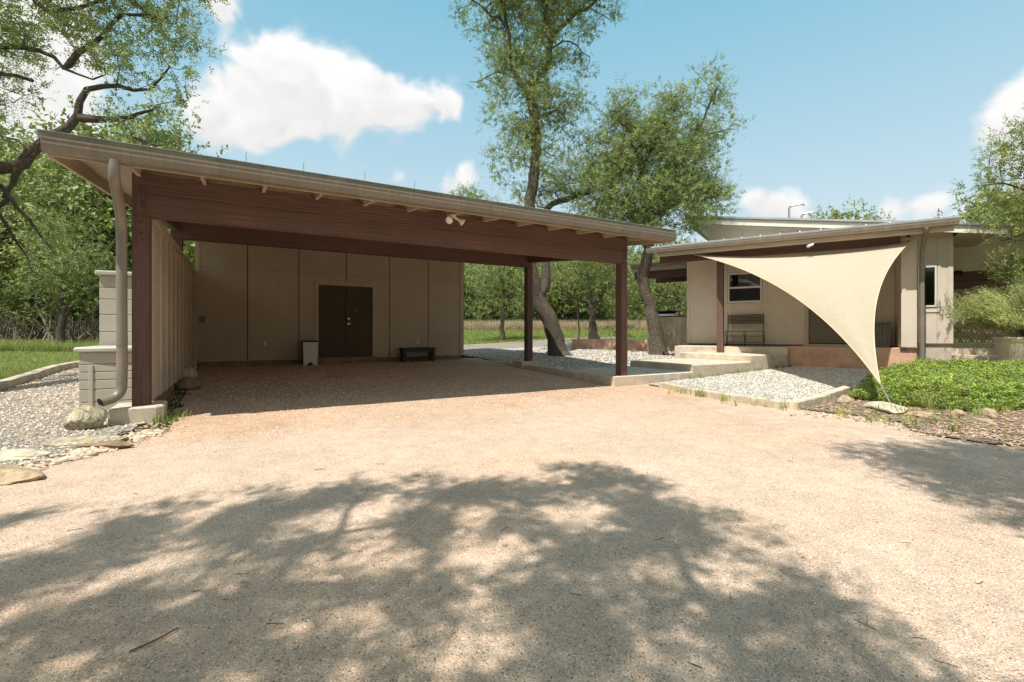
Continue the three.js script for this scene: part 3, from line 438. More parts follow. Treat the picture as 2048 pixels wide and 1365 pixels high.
// ---------------------------------------------------------------- the house
const hs = thing('house', 'tan boarded house with low metal shed roofs, a porch and a pink concrete base', 'house', [-0.5, 0.2, -19], null, HOUSE);
{
  const B = (name, g, m, p = hs, label) => part(name, g, m, p, label), S = M.house_siding;
  B('porch_floor', box(-3.85, -0.742, 0.0, 0.775, -16.66, -15.25, 0.015), M.concrete); 
  B('foundation', box(-0.74, 2.05, -0.2, 0.80, -18.6, -15.45, 0.012), M.pink_concrete, hs, 'pink concrete base of the house'); B('foundation', box(-3.80, -0.75, -0.2, 0.80, -24, -16.67, 0.01), M.concrete); B('foundation', box(-0.75, 3.22, -0.2, 0.855, -24, -18.61, 0.01), M.grey_concrete); B('foundation', box(2.06, 3.22, 0.1, 0.85, -18.6, -18.44, 0.01), M.grey_concrete, hs, 'pale grey concrete base under the narrow window');
  // recessed porch wall with window and wide door
  const W = sub('porch_wall', hs), zf = -16.6, zb = -16.72, up = 3.86;
  const P2 = (x0, x1, y0, y1) => part('panel', box(x0, x1, y0, y1, zb, zf, 0.003, 'y'), S, W);
  P2(-3.77, -2.505, 0.84, up); P2(-2.499, -1.51, 0.84, 2.165); P2(-2.499, -1.51, 3.125, up); P2(-1.504, -0.375, 0.84, up); P2(-0.369, 1.36, 3.02, up); P2(1.365, 1.74, 0.84, up);
  const bt = (x0, x1, y0, y1) => part('batten', box(x0, x1, y0, y1, zf, zf + 0.02, 0.003, 'y'), S, W);
  bt(-3.775, -3.69, 0.84, up); for (const x of [-2.40, -1.62]) { bt(x - 0.03, x + 0.03, 0.86, 2.05); bt(x - 0.03, x + 0.03, 3.24, up); } bt(-2.62, -1.38, 2.05, 2.13); bt(-2.62, -1.38, 3.16, 3.24); bt(-2.62, -2.53, 2.13, 3.16); bt(-1.48, -1.38, 2.13, 3.16); bt(-0.44, -0.372, 0.84, up); bt(1.36, 1.44, 0.84, up);
  part('flashing', box(-3.77, -0.40, 0.815, 0.838, zf - 0.05, zf + 0.012, 0), M.gutter, W);
  const dr = sub('porch_door', hs); part('door_leaf', box(-0.27, 1.28, 0.885, 2.93, -16.71, -16.655, 0.003, 'y'), M.olive_door, dr); part('door_track', box(-0.28, 1.29, 0.855, 0.883, -16.72, -16.64, 0), M.black, dr); for (const [a, b] of [[-0.368, -0.275], [1.285, 1.358]]) part('door_casing', box(a, b, 0.80, 3.018, -16.715, -16.585, 0.004, 'y'), M.trim, dr); part('door_casing', box(-0.273, 1.283, 2.94, 3.018, -16.714, -16.586, 0.004), M.trim, dr); part('door_sill', box(-0.40, 1.37, 0.801, 0.853, -16.71, -16.54, 0.006), M.concrete, dr);
  function window_(x0, x1, y0, y1, z, rail, name, parent) {
    const w = sub(name, parent), f = 0.045, k = (a, b, c, d, n = 'frame', o = 0.03) => part(n, box(a, b, c, d, z - 0.09, z + o, 0.004), M.window_frame, w);
    k(x0, x0 + f, y0, y1); k(x1 - f, x1, y0, y1); k(x0 + f, x1 - f, y1 - f, y1); k(x0 + f, x1 - f, y0, y0 + f); if (rail) k(x0 + f, x1 - f, rail - 0.028, rail + 0.028, 'sash_rail', 0.022);
    const pane = (a, b) => part('pane', box(x0 + f, x1 - f, a, b, z - 0.034, z - 0.03, 0), M.glass, w); if (rail) { pane(rail + 0.028, y1 - f); pane(y0 + f, rail - 0.028); part('dimming_screen', box(x0 + f, x1 - f, y0 + f, rail - 0.028, z - 0.012, z - 0.010, 0), M.screen, w); } else pane(y0 + f, y1 - f);  // screen added to darken the reflection in the lower pane
  }
  window_(-2.495, -1.514, 2.17, 3.12, zf, 2.645, 'sash_window', hs);
  // side walls, ceiling and back, so that the rooms are dark
  B('side_wall', box(-3.77, -3.66, 0.805, 3.78, -18.4, -16.73, 0.003), S); B('side_wall', box(-3.42, -3.31, 0.805, 5.1, -24, -18.53, 0.003), S); B('rear_wall', box(-3.65, 3.2, 0.805, 5.0, -24.1, -24.0, 0.003), S); B('side_wall', box(3.12, 3.24, 0.86, 4.34, -24, -18.53, 0.003), S); B('room_floor', box(-3.65, 1.7, 0.81, 0.83, -24, -16.73, 0), M.weathered_wood); B('partition', box(1.62, 1.73, 0.81, 3.9, -18.39, -16.73, 0.003), S);
  // the end wall of the porch
  const E2 = sub('porch_end_wall', hs); part('panel', box(1.745, 2.045, 0.83, 3.60, -15.55, -15.40, 0.004, 'y'), S, E2); part('return_panel', box(1.745, 1.86, 0.83, 3.72, -16.6, -15.56, 0.003), S, E2); part('side_panel', box(1.93, 2.045, 0.83, 3.9, -18.4, -15.56, 0.003), S, E2); part('batten', box(1.735, 1.835, 0.835, 3.60, -15.4, -15.378, 0.003, 'y'), S, E2); part('flashing', box(1.72, 2.06, 0.803, 0.828, -15.55, -15.385, 0), M.gutter, E2); part('vent', box(1.75, 1.84, 0.735, 0.80, -15.452, -15.435, 0), M.gutter, E2);
  // wall with the narrow window
  const R = sub('entrance_wall', hs), zr = -18.4; const P3 = (x0, x1, y0, y1) => part('panel', box(x0, x1, y0, y1, zr - 0.12, zr, 0.003, 'y'), S, R);
  P3(2.05, 2.448, 0.88, 4.45); P3(2.452, 2.89, 0.88, 1.955); P3(2.452, 2.89, 3.18, 4.45); P3(2.894, 3.24, 0.88, 4.42);
  const b3 = (x0, x1, y0, y1) => part('batten', box(x0, x1, y0, y1, zr, zr + 0.022, 0.003, 'y'), S, R); b3(3.13, 3.245, 0.88, 4.40); b3(2.905, 2.98, 1.96, 3.22); b3(2.3, 2.98, 3.225, 3.30); b3(2.35, 2.96, 1.80, 1.84); part('flashing', box(2.05, 3.25, 0.852, 0.878, zr - 0.1, zr + 0.012, 0), M.gutter, R);
  window_(2.455, 2.885, 1.96, 3.175, zr, 0, 'narrow_window', hs);
  // upper wall under the high roof
  const U = sub('upper_wall', hs), hi = (x) => 5.46 - (x + 4.14) * 0.163; for (const [a, b] of [[-3.42, -2.3], [-2.29, -1.1], [-1.09, 0.1], [0.11, 1.3], [1.31, 2.04]]) part('panel', alongZ([[a, 3.9], [b, 3.9], [b, hi(b) - 0.16], [a, hi(a) - 0.16]], zr - 0.12, zr), S, U); for (const x of [-3.40, -2.3, -1.1, 0.1, 1.3]) part('batten', box(x - 0.03, x + 0.03, 3.9, hi(x) - 0.19, zr, zr + 0.02, 0.003, 'y'), S, U); part('frieze', alongZ([[-3.42, hi(-3.42) - 0.30], [3.2, hi(3.2) - 0.30], [3.2, hi(3.2) - 0.17], [-3.42, hi(-3.42) - 0.17]], zr + 0.001, zr + 0.024), S, U);
  // high roof: slopes down along the house, its edge boards facing the drive
  const hr = sub('high_roof', hs), band = (x0, x1, lo, up2, z0, z1, m, n) => part(n, alongZ([[x0, hi(x0) + lo], [x1, hi(x1) + lo], [x1, hi(x1) + up2], [x0, hi(x0) + up2]], z0, z1), m, hr);
  band(-4.05, 5.6, -0.15, -0.125, -24.6, -17.93, M.fascia, 'soffit'); band(-4.06, 5.6, -0.24, -0.03, -17.925, -17.89, M.fascia, 'rake_board'); band(-4.14, 5.62, -0.02, 0.0, -24.7, -17.84, M.roof_metal, 'roof_sheet'); band(-4.14, 5.62, -0.085, -0.022, -17.885, -17.86, M.gutter, 'edge_trim'); band(-4.14, 5.62, 0.001, 0.045, -17.90, -17.84, M.roof_metal, 'rake_cap'); part('end_board', box(-4.10, -4.062, hi(-4.1) - 0.26, hi(-4.1) - 0.03, -24.6, -17.93, 0.004), M.fascia, hr);
  // porch roof with gutter
  const lo = (z) => 3.83 + (-14.75 - z) * 0.10, pr = sub('porch_roof', hs);
  part('soffit', alongX([[-14.75, lo(-14.75) - 0.03], [-18.38, lo(-18.38) - 0.03], [-18.38, lo(-18.38)], [-14.75, lo(-14.75)]], -4.28, 2.62, 0, 'z'), M.soffit, pr);
  part('roof_sheet', alongX([[-14.66, lo(-14.66) + 0.03], [-18.39, lo(-18.39) + 0.03], [-18.39, lo(-18.39) + 0.06], [-14.66, lo(-14.66) + 0.06]], -4.42, 2.65), M.roof_metal, pr);
  for (let k = 0; k < 15; k++) { const x = -4.2 + k * 0.47; part('seam', alongX([[-14.66, lo(-14.66) + 0.061], [-18.39, lo(-18.39) + 0.061], [-18.39, lo(-18.39) + 0.095], [-14.68, lo(-14.68) + 0.095]], x - 0.008, x + 0.008), M.roof_metal, pr); }
  part('drip_edge', box(-4.43, 2.66, 3.81, 3.895, -14.668, -14.655, 0), M.roof_metal, pr);
  part('fascia', box(-4.22, 2.62, 3.57, 3.80, -14.79, -14.752, 0.004), M.soffit, pr);
  const z = -14.6, y = 3.70; part('gutter', alongX([[z - 0.13, y], [z - 0.03, y], [z - 0.026, y + 0.02], [z - 0.006, y + 0.075], [z - 0.004, y + 0.115], [z + 0.004, y + 0.122], [z + 0.004, y + 0.142], [z - 0.01, y + 0.142], [z - 0.012, y + 0.08], [z - 0.034, y + 0.012], [z - 0.122, y + 0.012], [z - 0.122, y + 0.145], [z - 0.13, y + 0.145]], -4.56, 2.68), M.gutter, pr);
  for (const x of [-4.566, 2.676]) part('end_cap', alongX([[z - 0.13, y - 0.002], [z - 0.03, y - 0.002], [z - 0.006, y + 0.075], [z, y + 0.142], [z - 0.13, y + 0.145]], x, x + 0.006), M.gutter, pr);
  B('porch_beam', box(-4.30, 1.70, 3.42, 3.66, -15.30, -15.16, 0.006), M.beam); B('porch_post', box(-2.575, -2.395, 0.602, 3.42, -15.245, -15.07, 0.006, 'y'), M.beam); for (const x of [-3.6, -2.6, -1.6, -0.6, 0.4, 1.4]) B('rafter', alongX([[-14.80, lo(-14.8) - 0.17], [-18.3, lo(-18.3) - 0.17], [-18.3, lo(-18.3) - 0.032], [-14.80, lo(-14.8) - 0.032]], x - 0.02, x + 0.02), M.soffit);
  const ds = B('downspout', tube([V(2.12, 3.72, -14.67), V(2.12, 3.66, -14.68), V(2.12, 3.56, -14.80), V(2.125, 3.40, -15.08), V(2.13, 3.25, -15.26), V(2.13, 3.05, -15.32), V(2.13, 2, -15.33), V(2.13, 0.9, -15.33), V(2.13, 0.30, -15.33)], 0.052, 18, 90), M.gutter); part('collar', new THREE.CylinderGeometry(0.0545, 0.0545, 0.03, 18).translate(2.13, 0.86, -15.33), M.gutter, ds);
  // patio roof behind, entrance beam
  const pt = sub('patio_roof', hs); part('roof_sheet', alongX([[-18.5, 3.93], [-22, 4.3], [-22, 4.34], [-18.5, 3.97]], -6.4, -3.8), M.roof_metal, pt); part('gutter', box(-6.4, -3.8, 3.78, 3.92, -18.55, -18.45, 0.01), M.gutter, pt); part('fascia', box(-6.4, -3.8, 3.66, 3.775, -18.62, -18.57, 0.004), M.soffit, pt); part('beam', box(-6.35, -3.8, 3.38, 3.66, -18.95, -18.8, 0.006), M.beam, pt); part('ceiling', alongX([[-18.6, 3.7], [-22, 4.05], [-22, 4.08], [-18.6, 3.73]], -6.4, -3.8), M.beam, pt); part('beam', box(-6.35, -3.8, 3.5, 3.8, -21.9, -21.75, 0.006), M.beam, pt);
  B('entrance_beam', box(3.25, 7.6, 2.60, 2.86, -20.62, -20.45, 0.006), M.beam); B('entrance_beam', box(3.25, 7.6, 2.87, 3.14, -20.60, -20.46, 0.006), M.beam); B('entrance_frieze', box(3.25, 7.6, 3.15, 3.95, -20.58, -20.5, 0.004), M.fascia); B('entrance_ceiling', box(3.25, 7.4, 3.96, 3.99, -24, -17.95, 0), M.soffit);
  for (const [y0, y1, z1] of [[0.55, 0.72, -19.4], [0.3, 0.53, -19.0], [0.73, 0.86, -20.1]]) B('entrance_step', box(3.25, 6.4, y0 - 0.2, y1, -21, z1, 0.015), M.concrete);
  for (const [x, h] of [[-0.86, 0.42], [-0.50, 0.16]]) { const v = hw(x, hi(x) - 0.05, -18.4), t = thing('vent_pipe', h > 0.3 ? 'taller bent grey vent pipe on the high roof' : 'shorter bent grey vent pipe on the high roof', 'pipe', v.toArray(), 'vent pipes on the high roof'); const o = v; part('riser', bar(V(o.x, o.y, o.z), V(o.x, o.y + h + 0.12, o.z), 0.035, 12), M.steel, t); part('bend', tube([V(o.x, o.y + h + 0.11, o.z), V(o.x + 0.02, o.y + h + 0.17, o.z + 0.03), V(o.x + 0.11, o.y + h + 0.20, o.z + 0.2), V(o.x + 0.2, o.y + h + 0.2, o.z + 0.33), V(o.x + 0.23, o.y + h + 0.15, o.z + 0.37)], 0.035, 10), M.steel, t); }
}
{ // pierced block screen by the entrance
  const t = thing('breeze_block_screen', 'brown pierced concrete block screen wall by the entrance', 'screen wall', [5, 0.87, -20.53], null, HOUSE), p = 0.262, d = 0.045, parts = [];
  const b = (x0, x1, y0, y1) => { const g = new THREE.BoxGeometry(x1 - x0, y1 - y0, 2 * d); g.translate((x0 + x1) / 2, (y0 + y1) / 2, 0); parts.push(g); };
  const w = 0.034, e = p - 0.004; b(0, e, 0, w); b(0, e, e - w, e); b(0, w, w, e - w); b(e - w, e, w, e - w); // frame
  const a0 = 0.078, a1 = e - 0.078; b(a0, a1, a0, a0 + 0.03); b(a0, a1, a1 - 0.03, a1); b(a0, a0 + 0.03, a0 + 0.03, a1 - 0.03); b(a1 - 0.03, a1, a0 + 0.03, a1 - 0.03); // inner square
  const c = e / 2; b(c - 0.01, c + 0.01, w, a0); b(c - 0.01, c + 0.01, a1, e - w); b(w, a0, c - 0.01, c + 0.01); b(a1, e - w, c - 0.01, c + 0.01);
  for (const [sx, sy] of [[0, 0], [1, 0], [0, 1], [1, 1]]) { const x0 = sx ? e - w - 0.03 : w, y0 = sy ? e - w - 0.03 : w; b(sx ? x0 + 0.01 : x0 + 0.0, sx ? x0 + 0.03 : x0 + 0.02, sy ? y0 - 0.02 : y0 + 0.0, sy ? y0 + 0.03 : y0 + 0.05); }
  const block = uvm(flat(parts));
  for (let i = 0; i < 9; i++) for (let j = 0; j < 7; j++) { if (j === 6) continue; const me = new THREE.Mesh(block, M.breeze); me.name = 'block'; me.position.set(3.27 + i * p - 5, j * p + 0.005, 0); t.add(me); }
  for (let i = 0; i < 9; i++) { const me = new THREE.Mesh(block, M.breeze); me.name = 'block'; me.position.set(3.27 + i * p - 5, 6 * p + 0.005, 0); me.scale.y = 0.58; t.add(me); }
}
{ const t = thing('spotlight', 'dark twin spotlight on the entrance beam', 'lamp', [3.68, 3.08, -20.40], null, HOUSE); part('mount', box(3.62, 3.80, 3.145, 3.18, -20.46, -20.36, 0.006), M.black_iron, t); for (const x of [3.645, 3.775]) { const h = part('lamp_head', new THREE.CylinderGeometry(0.045, 0.03, 0.11, 14).rotateX(0.5).translate(x, 3.07, -20.36), M.black_iron, t); part('shade_ring', new THREE.TorusGeometry(0.042, 0.008, 6, 16).rotateX(0.5 + Math.PI / 2).translate(x, 3.115, -20.335), M.black_iron, h); } }
{ const t = thing('porch_lamp', 'small white spotlight under the porch eave', 'lamp', [-0.16, 3.5, -14.7], null, HOUSE); part('bracket', bar(V(-0.12, 3.58, -14.75), V(-0.15, 3.53, -14.7), 0.018), M.white_plastic, t); part('lamp_head', bar(V(-0.15, 3.53, -14.7), V(-0.27, 3.47, -14.62), 0.035, 14), M.white_plastic, t); }
{ // shade sail: three corners, hollow edges
  const A = hw(-3.33, 3.63, -15.06), B = hw(1.95, 3.53, -15.30), C = at(1761, 768, 7.3), N = 44;
  const t = thing('shade_sail', 'cream triangular shade sail stretched from porch to ground', 'shade sail', [C.x, C.y - 0.3, C.z]);
  const G = A.clone().add(B).add(C).divideScalar(3), nrm = B.clone().sub(A).cross(C.clone().sub(A)).normalize(), grid = [];
  const edge = (P, Q, k, s) => { const m = P.clone().lerp(Q, s), inw = G.clone().sub(P.clone().lerp(Q, 0.5)); return m.addScaledVector(inw, k * 4 * s * (1 - s)); };
  const kAC = 0.46, kBC = 0.205, kAB = 0.06, pos = [], uv = [], idx = [];
  for (let i = 0; i <= N; i++) for (let j = 0; j <= i; j++) { // i: from C up to AB
    const v = i / N, s = i ? j / i : 0, L = edge(C, A, kAC, v), R = edge(C, B, kBC, v), p = L.clone().lerp(R, s); const Tp = edge(A, B, kAB, s).sub(A.clone().lerp(B, s)); p.addScaledVector(Tp, v * v * v); p.y -= 0.20 * 4 * s * (1 - s) * v * v; p.addScaledVector(nrm, -0.16 * Math.sin(Math.PI * s) * Math.sin(Math.PI * v)); pos.push(p.x, p.y, p.z); uv.push(p.distanceTo(A) * 0 + s * v * 4.5, v * 4.5);
  }
  const id = (i, j) => i * (i + 1) / 2 + j; for (let i = 0; i < N; i++) for (let j = 0; j <= i; j++) { idx.push(id(i, j), id(i + 1, j), id(i + 1, j + 1)); if (j < i) idx.push(id(i, j), id(i + 1, j + 1), id(i, j + 1)); }
  const g = new THREE.BufferGeometry(); g.setAttribute('position', new THREE.Float32BufferAttribute(pos, 3)); g.setAttribute('uv', new THREE.Float32BufferAttribute(uv, 2)); g.setIndex(idx); g.computeVertexNormals();
  const P = (i, j) => { const k = id(i, j) * 3; return V(pos[k], pos[k + 1], pos[k + 2]); };
  const e1 = [], e2 = [], e3 = []; for (let i = 0; i <= N; i += 2) { e1.push(P(i, 0)); e2.push(P(i, i)); } for (let j = 0; j <= N; j += 2) e3.push(P(N, j));
  const cl = part('cloth', g, M.sail, t); for (const e of [e1, e2, e3]) part('hem', tube(e, 0.009, 6, 80), M.hem, cl);
  const foot = V(C.x - 0.02, 0.14, C.z + 0.13); part('chain', tube([C, C.clone().lerp(foot, 0.5), foot], 0.012, 6), M.steel, t); for (const [c, d] of [[A, hw(-3.40, 3.60, -15.17)], [B, hw(2.02, 3.57, -15.39)]]) part('tie', bar(c, d, 0.008), M.steel, t);
}
{ // slatted iron bench on the porch
  const t = thing('metal_bench', 'black folding metal bench with a mesh back under the porch window', 'bench', [-1.97, 0.775, -16.25], null, HOUSE), x0 = -2.46, x1 = -1.45, zb = -16.42, zs = -16.05, y0 = 0.775, sy = 1.24;
  const wires = []; for (let k = 0; k <= 24; k++) wires.push(bar(V(mix(x0, x1, k / 24), 1.49, zb), V(mix(x0, x1, k / 24), 1.76, zb - 0.03), 0.008, 5)); for (let k = 0; k <= 6; k++) wires.push(bar(V(x0, 1.49 + k * 0.045, zb - 0.005 * k + 0.006), V(x1, 1.49 + k * 0.045, zb - 0.005 * k + 0.006), 0.009, 5));
  part('backrest', flat(wires), M.black_iron, t); for (const x of [x0, x1]) part('back_upright', tube([V(x, 1.77, zb - 0.03), V(x, 1.4, zb + 0.01), V(x, sy, zb + 0.05)], 0.011, 7), M.black_iron, t);
  for (let k = 0; k < 6; k++) part('seat_slat', box(x0 - 0.02, x1 + 0.02, sy - 0.01, sy + 0.01, zb + 0.03 + k * 0.062, zb + 0.075 + k * 0.062, 0.003), M.black_iron, t);
  for (const x of [x0 - 0.015, (x0 + x1) / 2, x1 + 0.015]) { part('leg', tube([V(x, sy, zs), V(x, sy - 0.08, zs + 0.005), V(x, 1.0, -16.2), V(x, y0, zb + 0.03)], 0.011, 6), M.black_iron, t); part('leg', tube([V(x + 0.02, sy, zb + 0.06), V(x + 0.02, 1.0, -16.22), V(x + 0.02, y0, zs + 0.02)], 0.011, 6), M.black_iron, t); }
  for (const [y, z] of [[0.90, zs - 0.05], [1.09, -16.21]]) part('stretcher', bar(V(x0 - 0.015, y, z), V(x1 + 0.015, y, z), 0.009), M.black_iron, t);
}
{ const t = thing('wooden_cupboard', 'weathered grey board cupboard in the porch corner', 'cupboard', [1.5, 0.80, -16.3], null, HOUSE); for (let k = 0; k < 5; k++) part('board', box(1.19 + k * 0.08, 1.266 + k * 0.08, 0.802, 1.44, -16.45, -16.05, 0.004, 'y'), M.weathered_wood, t); part('lid', box(1.17, 1.61, 1.442, 1.475, -16.48, -16.0, 0.006), M.weathered_wood, t); }
{ // patio wall with a grill behind it
  const t = thing('patio_wall', 'low sand stucco wall with a metal cap behind the oak', 'wall', [-4.8, 0.3, -18.3], null, HOUSE); part('wall', box(-5.60, -3.9, 0.3, 1.80, -18.42, -18.28, 0.01), M.stucco, t); part('cap', box(-5.62, -3.88, 1.802, 1.83, -18.44, -18.26, 0.004), M.black_iron, t); part('end_post', box(-3.96, -3.90, 0.8, 1.87, -18.27, -18.22, 0.004), M.black_iron, t);
  const s = thing('patio_plinth', 'long pinkish concrete ledge behind the oak', 'ledge', [-6, 0.3, -17.7], null, HOUSE); part('ledge', box(-8.6, -5.0, 0.3, 0.93, -17.85, -17.6, 0.012), M.pink_concrete, s);
  const q = thing('barbecue_grill', 'grey barbecue grill with its hood closed behind the stucco wall', 'grill', [-5.05, 0.8, -18.9], null, HOUSE); part('cabinet', box(-5.42, -4.68, 0.6, 1.72, -19.2, -18.7, 0.01), M.weathered_wood, q); part('hood', alongX([[-18.68, 1.73], [-18.72, 1.93], [-18.82, 2.02], [-19.15, 2.02], [-19.2, 1.73]], -5.40, -4.70, 0.01), M.steel, q); part('shelf', box(-5.46, -4.64, 2.022, 2.05, -19.22, -18.66, 0.004), M.black_iron, q); part('handle', bar(V(-5.3, 1.84, -18.62), V(-4.8, 1.84, -18.62), 0.014), M.steel, q);
}

// ---------------------------------------------------------------- edging, stones, pot
function kerb(name, label, pts, w, h, m, seed) { // a line of sawn blocks
  const c = new THREE.CatmullRomCurve3(pts.map(([x, z]) => V(x, 0, z)), false, 'catmullrom', 0.05), L = c.getLength(), n = Math.max(1, Math.round(L / 1.1)), r = rng(seed), mid = c.getPoint(0.5), t = thing(name, label, 'kerb', [mid.x, hgt(mid.x, mid.z), mid.z]);
  for (let k = 0; k < n; k++) { const a = c.getPointAt(k / n), b = c.getPointAt((k + 1) / n), d = b.clone().sub(a), len = d.length() - 0.008, g = new RoundedBoxGeometry(w * (0.95 + 0.1 * r()), h + 0.25, len, 2, 0.014), p = g.attributes.position; for (let i = 0; i < p.count; i++) { const e = 0.012 * (noise3(p.getX(i) * 20 + k * 9, p.getY(i) * 20, p.getZ(i) * 9, 7) - 0.5); p.setXYZ(i, p.getX(i) + e, p.getY(i) + e, p.getZ(i)); } uvm(g); const m2 = a.clone().lerp(b, 0.5); g.rotateX(-Math.atan2(hgt(b.x, b.z) - hgt(a.x, a.z), d.length())); g.rotateY(Math.atan2(d.x, d.z)); const y = hgt(m2.x, m2.z); g.translate(m2.x, y + h - (h + 0.25) / 2 + 0.01 * gauss(r), m2.z); part('kerb_stone', g, m, t); }
}
kerb('stone_kerb', 'sawn limestone kerb around the white gravel before the steps', [[7.72, -7.0], [7.5, -5.6], [7.36, -4.22]], 0.16, 0.12, M.limestone, 3);
kerb('stone_kerb', 'limestone kerb from the gravel corner towards the shade sail rock', [[7.42, -4.12], [8.6, -4.25], [9.9, -4.45]], 0.16, 0.13, M.limestone, 5);
kerb('stone_kerb', 'weathered concrete kerb along the lawn behind the storage boxes', [[-9, -5.6], [-4.9, -7.7], [-3.62, -10.4], [-3.55, -14], [-3.5, -17.4]], 0.18, 0.15, M.grey_concrete, 7);
kerb('stone_kerb', 'flat pale kerb between the tree court and the far lawn', [[4, -25.1], [10.4, -22.55], [15, -22.75], [20.5, -22.4]], 0.3, 0.06, M.limestone, 9);
function stone(name, label, w, h, d, x, z, turn, seed, m, dy = 0, group) { const g = rock(w, h, d, seed); put(g, x, hgt(x, z) - 0.02 + dy, z, turn); return one(name, g, m, label, 'stone', group); }
stone('boulder', 'lichen-covered limestone boulder under the downspout', 0.36, 0.36, 0.32, -1.58, -7.28, 0.4, 21, M.mossy_stone, -0.03);
stone('flat_stone', 'mossy flat stone slab below the boulder', 0.78, 0.10, 0.40, -1.42, -6.55, -0.5, 22, M.mossy_stone);
stone('flat_stone', 'brown broken flat stone at the edge of the drive', 0.62, 0.09, 0.22, -1.22, -6.28, -0.5, 23, M.brown_stone);
stone('flat_stone', 'large cream flagstone at the drive edge', 1.15, 0.10, 0.42, -1.86, -5.55, -0.62, 24, M.tan_stone);
stone('flat_stone', 'small white flagstone between the moss slab and the gravel', 0.5, 0.08, 0.25, -1.85, -6.25, -0.5, 25, M.limestone);
stone('flat_stone', 'long pale edging stone along the white gravel', 1.5, 0.07, 0.2, -2.35, -6.25, -0.35, 26, M.limestone);
stone('boulder', 'small stone at the foot of the carport side wall', 0.42, 0.24, 0.3, -0.86, -10.2, 0.3, 27, M.brown_stone);
stone('boulder', 'sunlit pale stone in the gap under the side wall', 0.4, 0.24, 0.3, -0.93, -11.5, 0.6, 28, M.limestone, 0.04);
stone('anchor_rock', 'flat white rock holding the shade sail chain', 1.15, 0.15, 0.5, 8.5, -3.35, 0.62, 29, M.limestone);
stone('flat_stone', 'tan flat stone beside the white anchor rock', 0.42, 0.09, 0.3, 8.35, -2.85, 0.3, 30, M.tan_stone);
stone('flat_stone', 'orange edging stone under the ground cover', 0.3, 0.10, 0.2, 8.75, -2.55, 0.2, 31, M.tan_stone);
stone('flat_stone', 'longer orange edging stone beside the ground cover', 0.45, 0.12, 0.22, 9.0, -2.3, 0.5, 32, M.tan_stone);
stone('flat_stone', 'pale low stone in front of the orange edging stones', 0.5, 0.07, 0.2, 8.5, -2.2, 0.5, 33, M.tan_stone);
stone('flat_stone', 'broken kerb stone near the shade sail foot', 0.55, 0.14, 0.24, 8.75, -4.0, 0.2, 34, M.tan_stone);
{ // white pot with its shrub
  const c = at(2063, 733, 11); c.y = hgt(c.x, c.z);
  const t = thing('planter_pot', 'large round white planter pot beside the entrance gravel', 'planter', c.toArray()); const prof = [[0.0, 0], [0.46, 0], [0.48, 0.02], [0.62, 0.72], [0.655, 0.78], [0.655, 0.83], [0.60, 0.83], [0.58, 0.74], [0, 0.73]].map(([x, y]) => new THREE.Vector2(x, y));
  const g = new THREE.LatheGeometry(prof, 48); uvm(g); part('pot', g.translate(c.x, c.y, c.z), M.pot, t); const sg = new THREE.CircleGeometry(0.59, 24).rotateX(-Math.PI / 2); part('soil', sg.translate(c.x, c.y + 0.785, c.z), M.soil, t);
  M.potTop = c.clone().setY(c.y + 0.79);
}

// ---------------------------------------------------------------- plants
function sprig(n, len, L, W, seed, spread = 1) { // a twig end with n leaves
  const r = rng(seed), pos = [], nor = [], uv = [];
  for (let i = 0; i < n; i++) {
    const t = (i + 0.5) / n, base = V(0, t * len, 0).add(V(gauss(r), 0, gauss(r)).multiplyScalar(0.12 * len * spread)), az = i * 2.4 + r(), el = 0.2 + 0.9 * r(), d = V(Math.cos(az) * Math.cos(el), Math.sin(el) * 0.8, Math.sin(az) * Math.cos(el)).normalize(), s = V(-Math.sin(az), 0.5 * gauss(r), Math.cos(az)).normalize(), l = L * (0.7 + 0.6 * r()), w = W * (0.8 + 0.5 * r()), nn = d.clone().cross(s).normalize();
    const a = base, b = base.clone().addScaledVector(d, l * 0.5).addScaledVector(s, w / 2).addScaledVector(nn, w * 0.12), c = base.clone().addScaledVector(d, l), e = base.clone().addScaledVector(d, l * 0.5).addScaledVector(s, -w / 2).addScaledVector(nn, w * 0.12);
    for (const p of [a, b, c, a, c, e]) { pos.push(p.x, p.y, p.z); nor.push(-nn.x, -nn.y, -nn.z); uv.push(0, 0); }
  }
  const g = new THREE.BufferGeometry(); g.setAttribute('position', new THREE.Float32BufferAttribute(pos, 3)); g.setAttribute('normal', new THREE.Float32BufferAttribute(nor, 3)); g.setAttribute('uv', new THREE.Float32BufferAttribute(uv, 2)); return g;
}
const OAK = sprig(13, 0.17, 0.052, 0.021, 5), OAK_FAR = sprig(11, 0.42, 0.13, 0.06, 6), FAR = sprig(10, 0.7, 0.24, 0.12, 7), COVER = sprig(9, 0.10, 0.055, 0.026, 8), FINE = sprig(18, 0.24, 0.05, 0.011, 9);
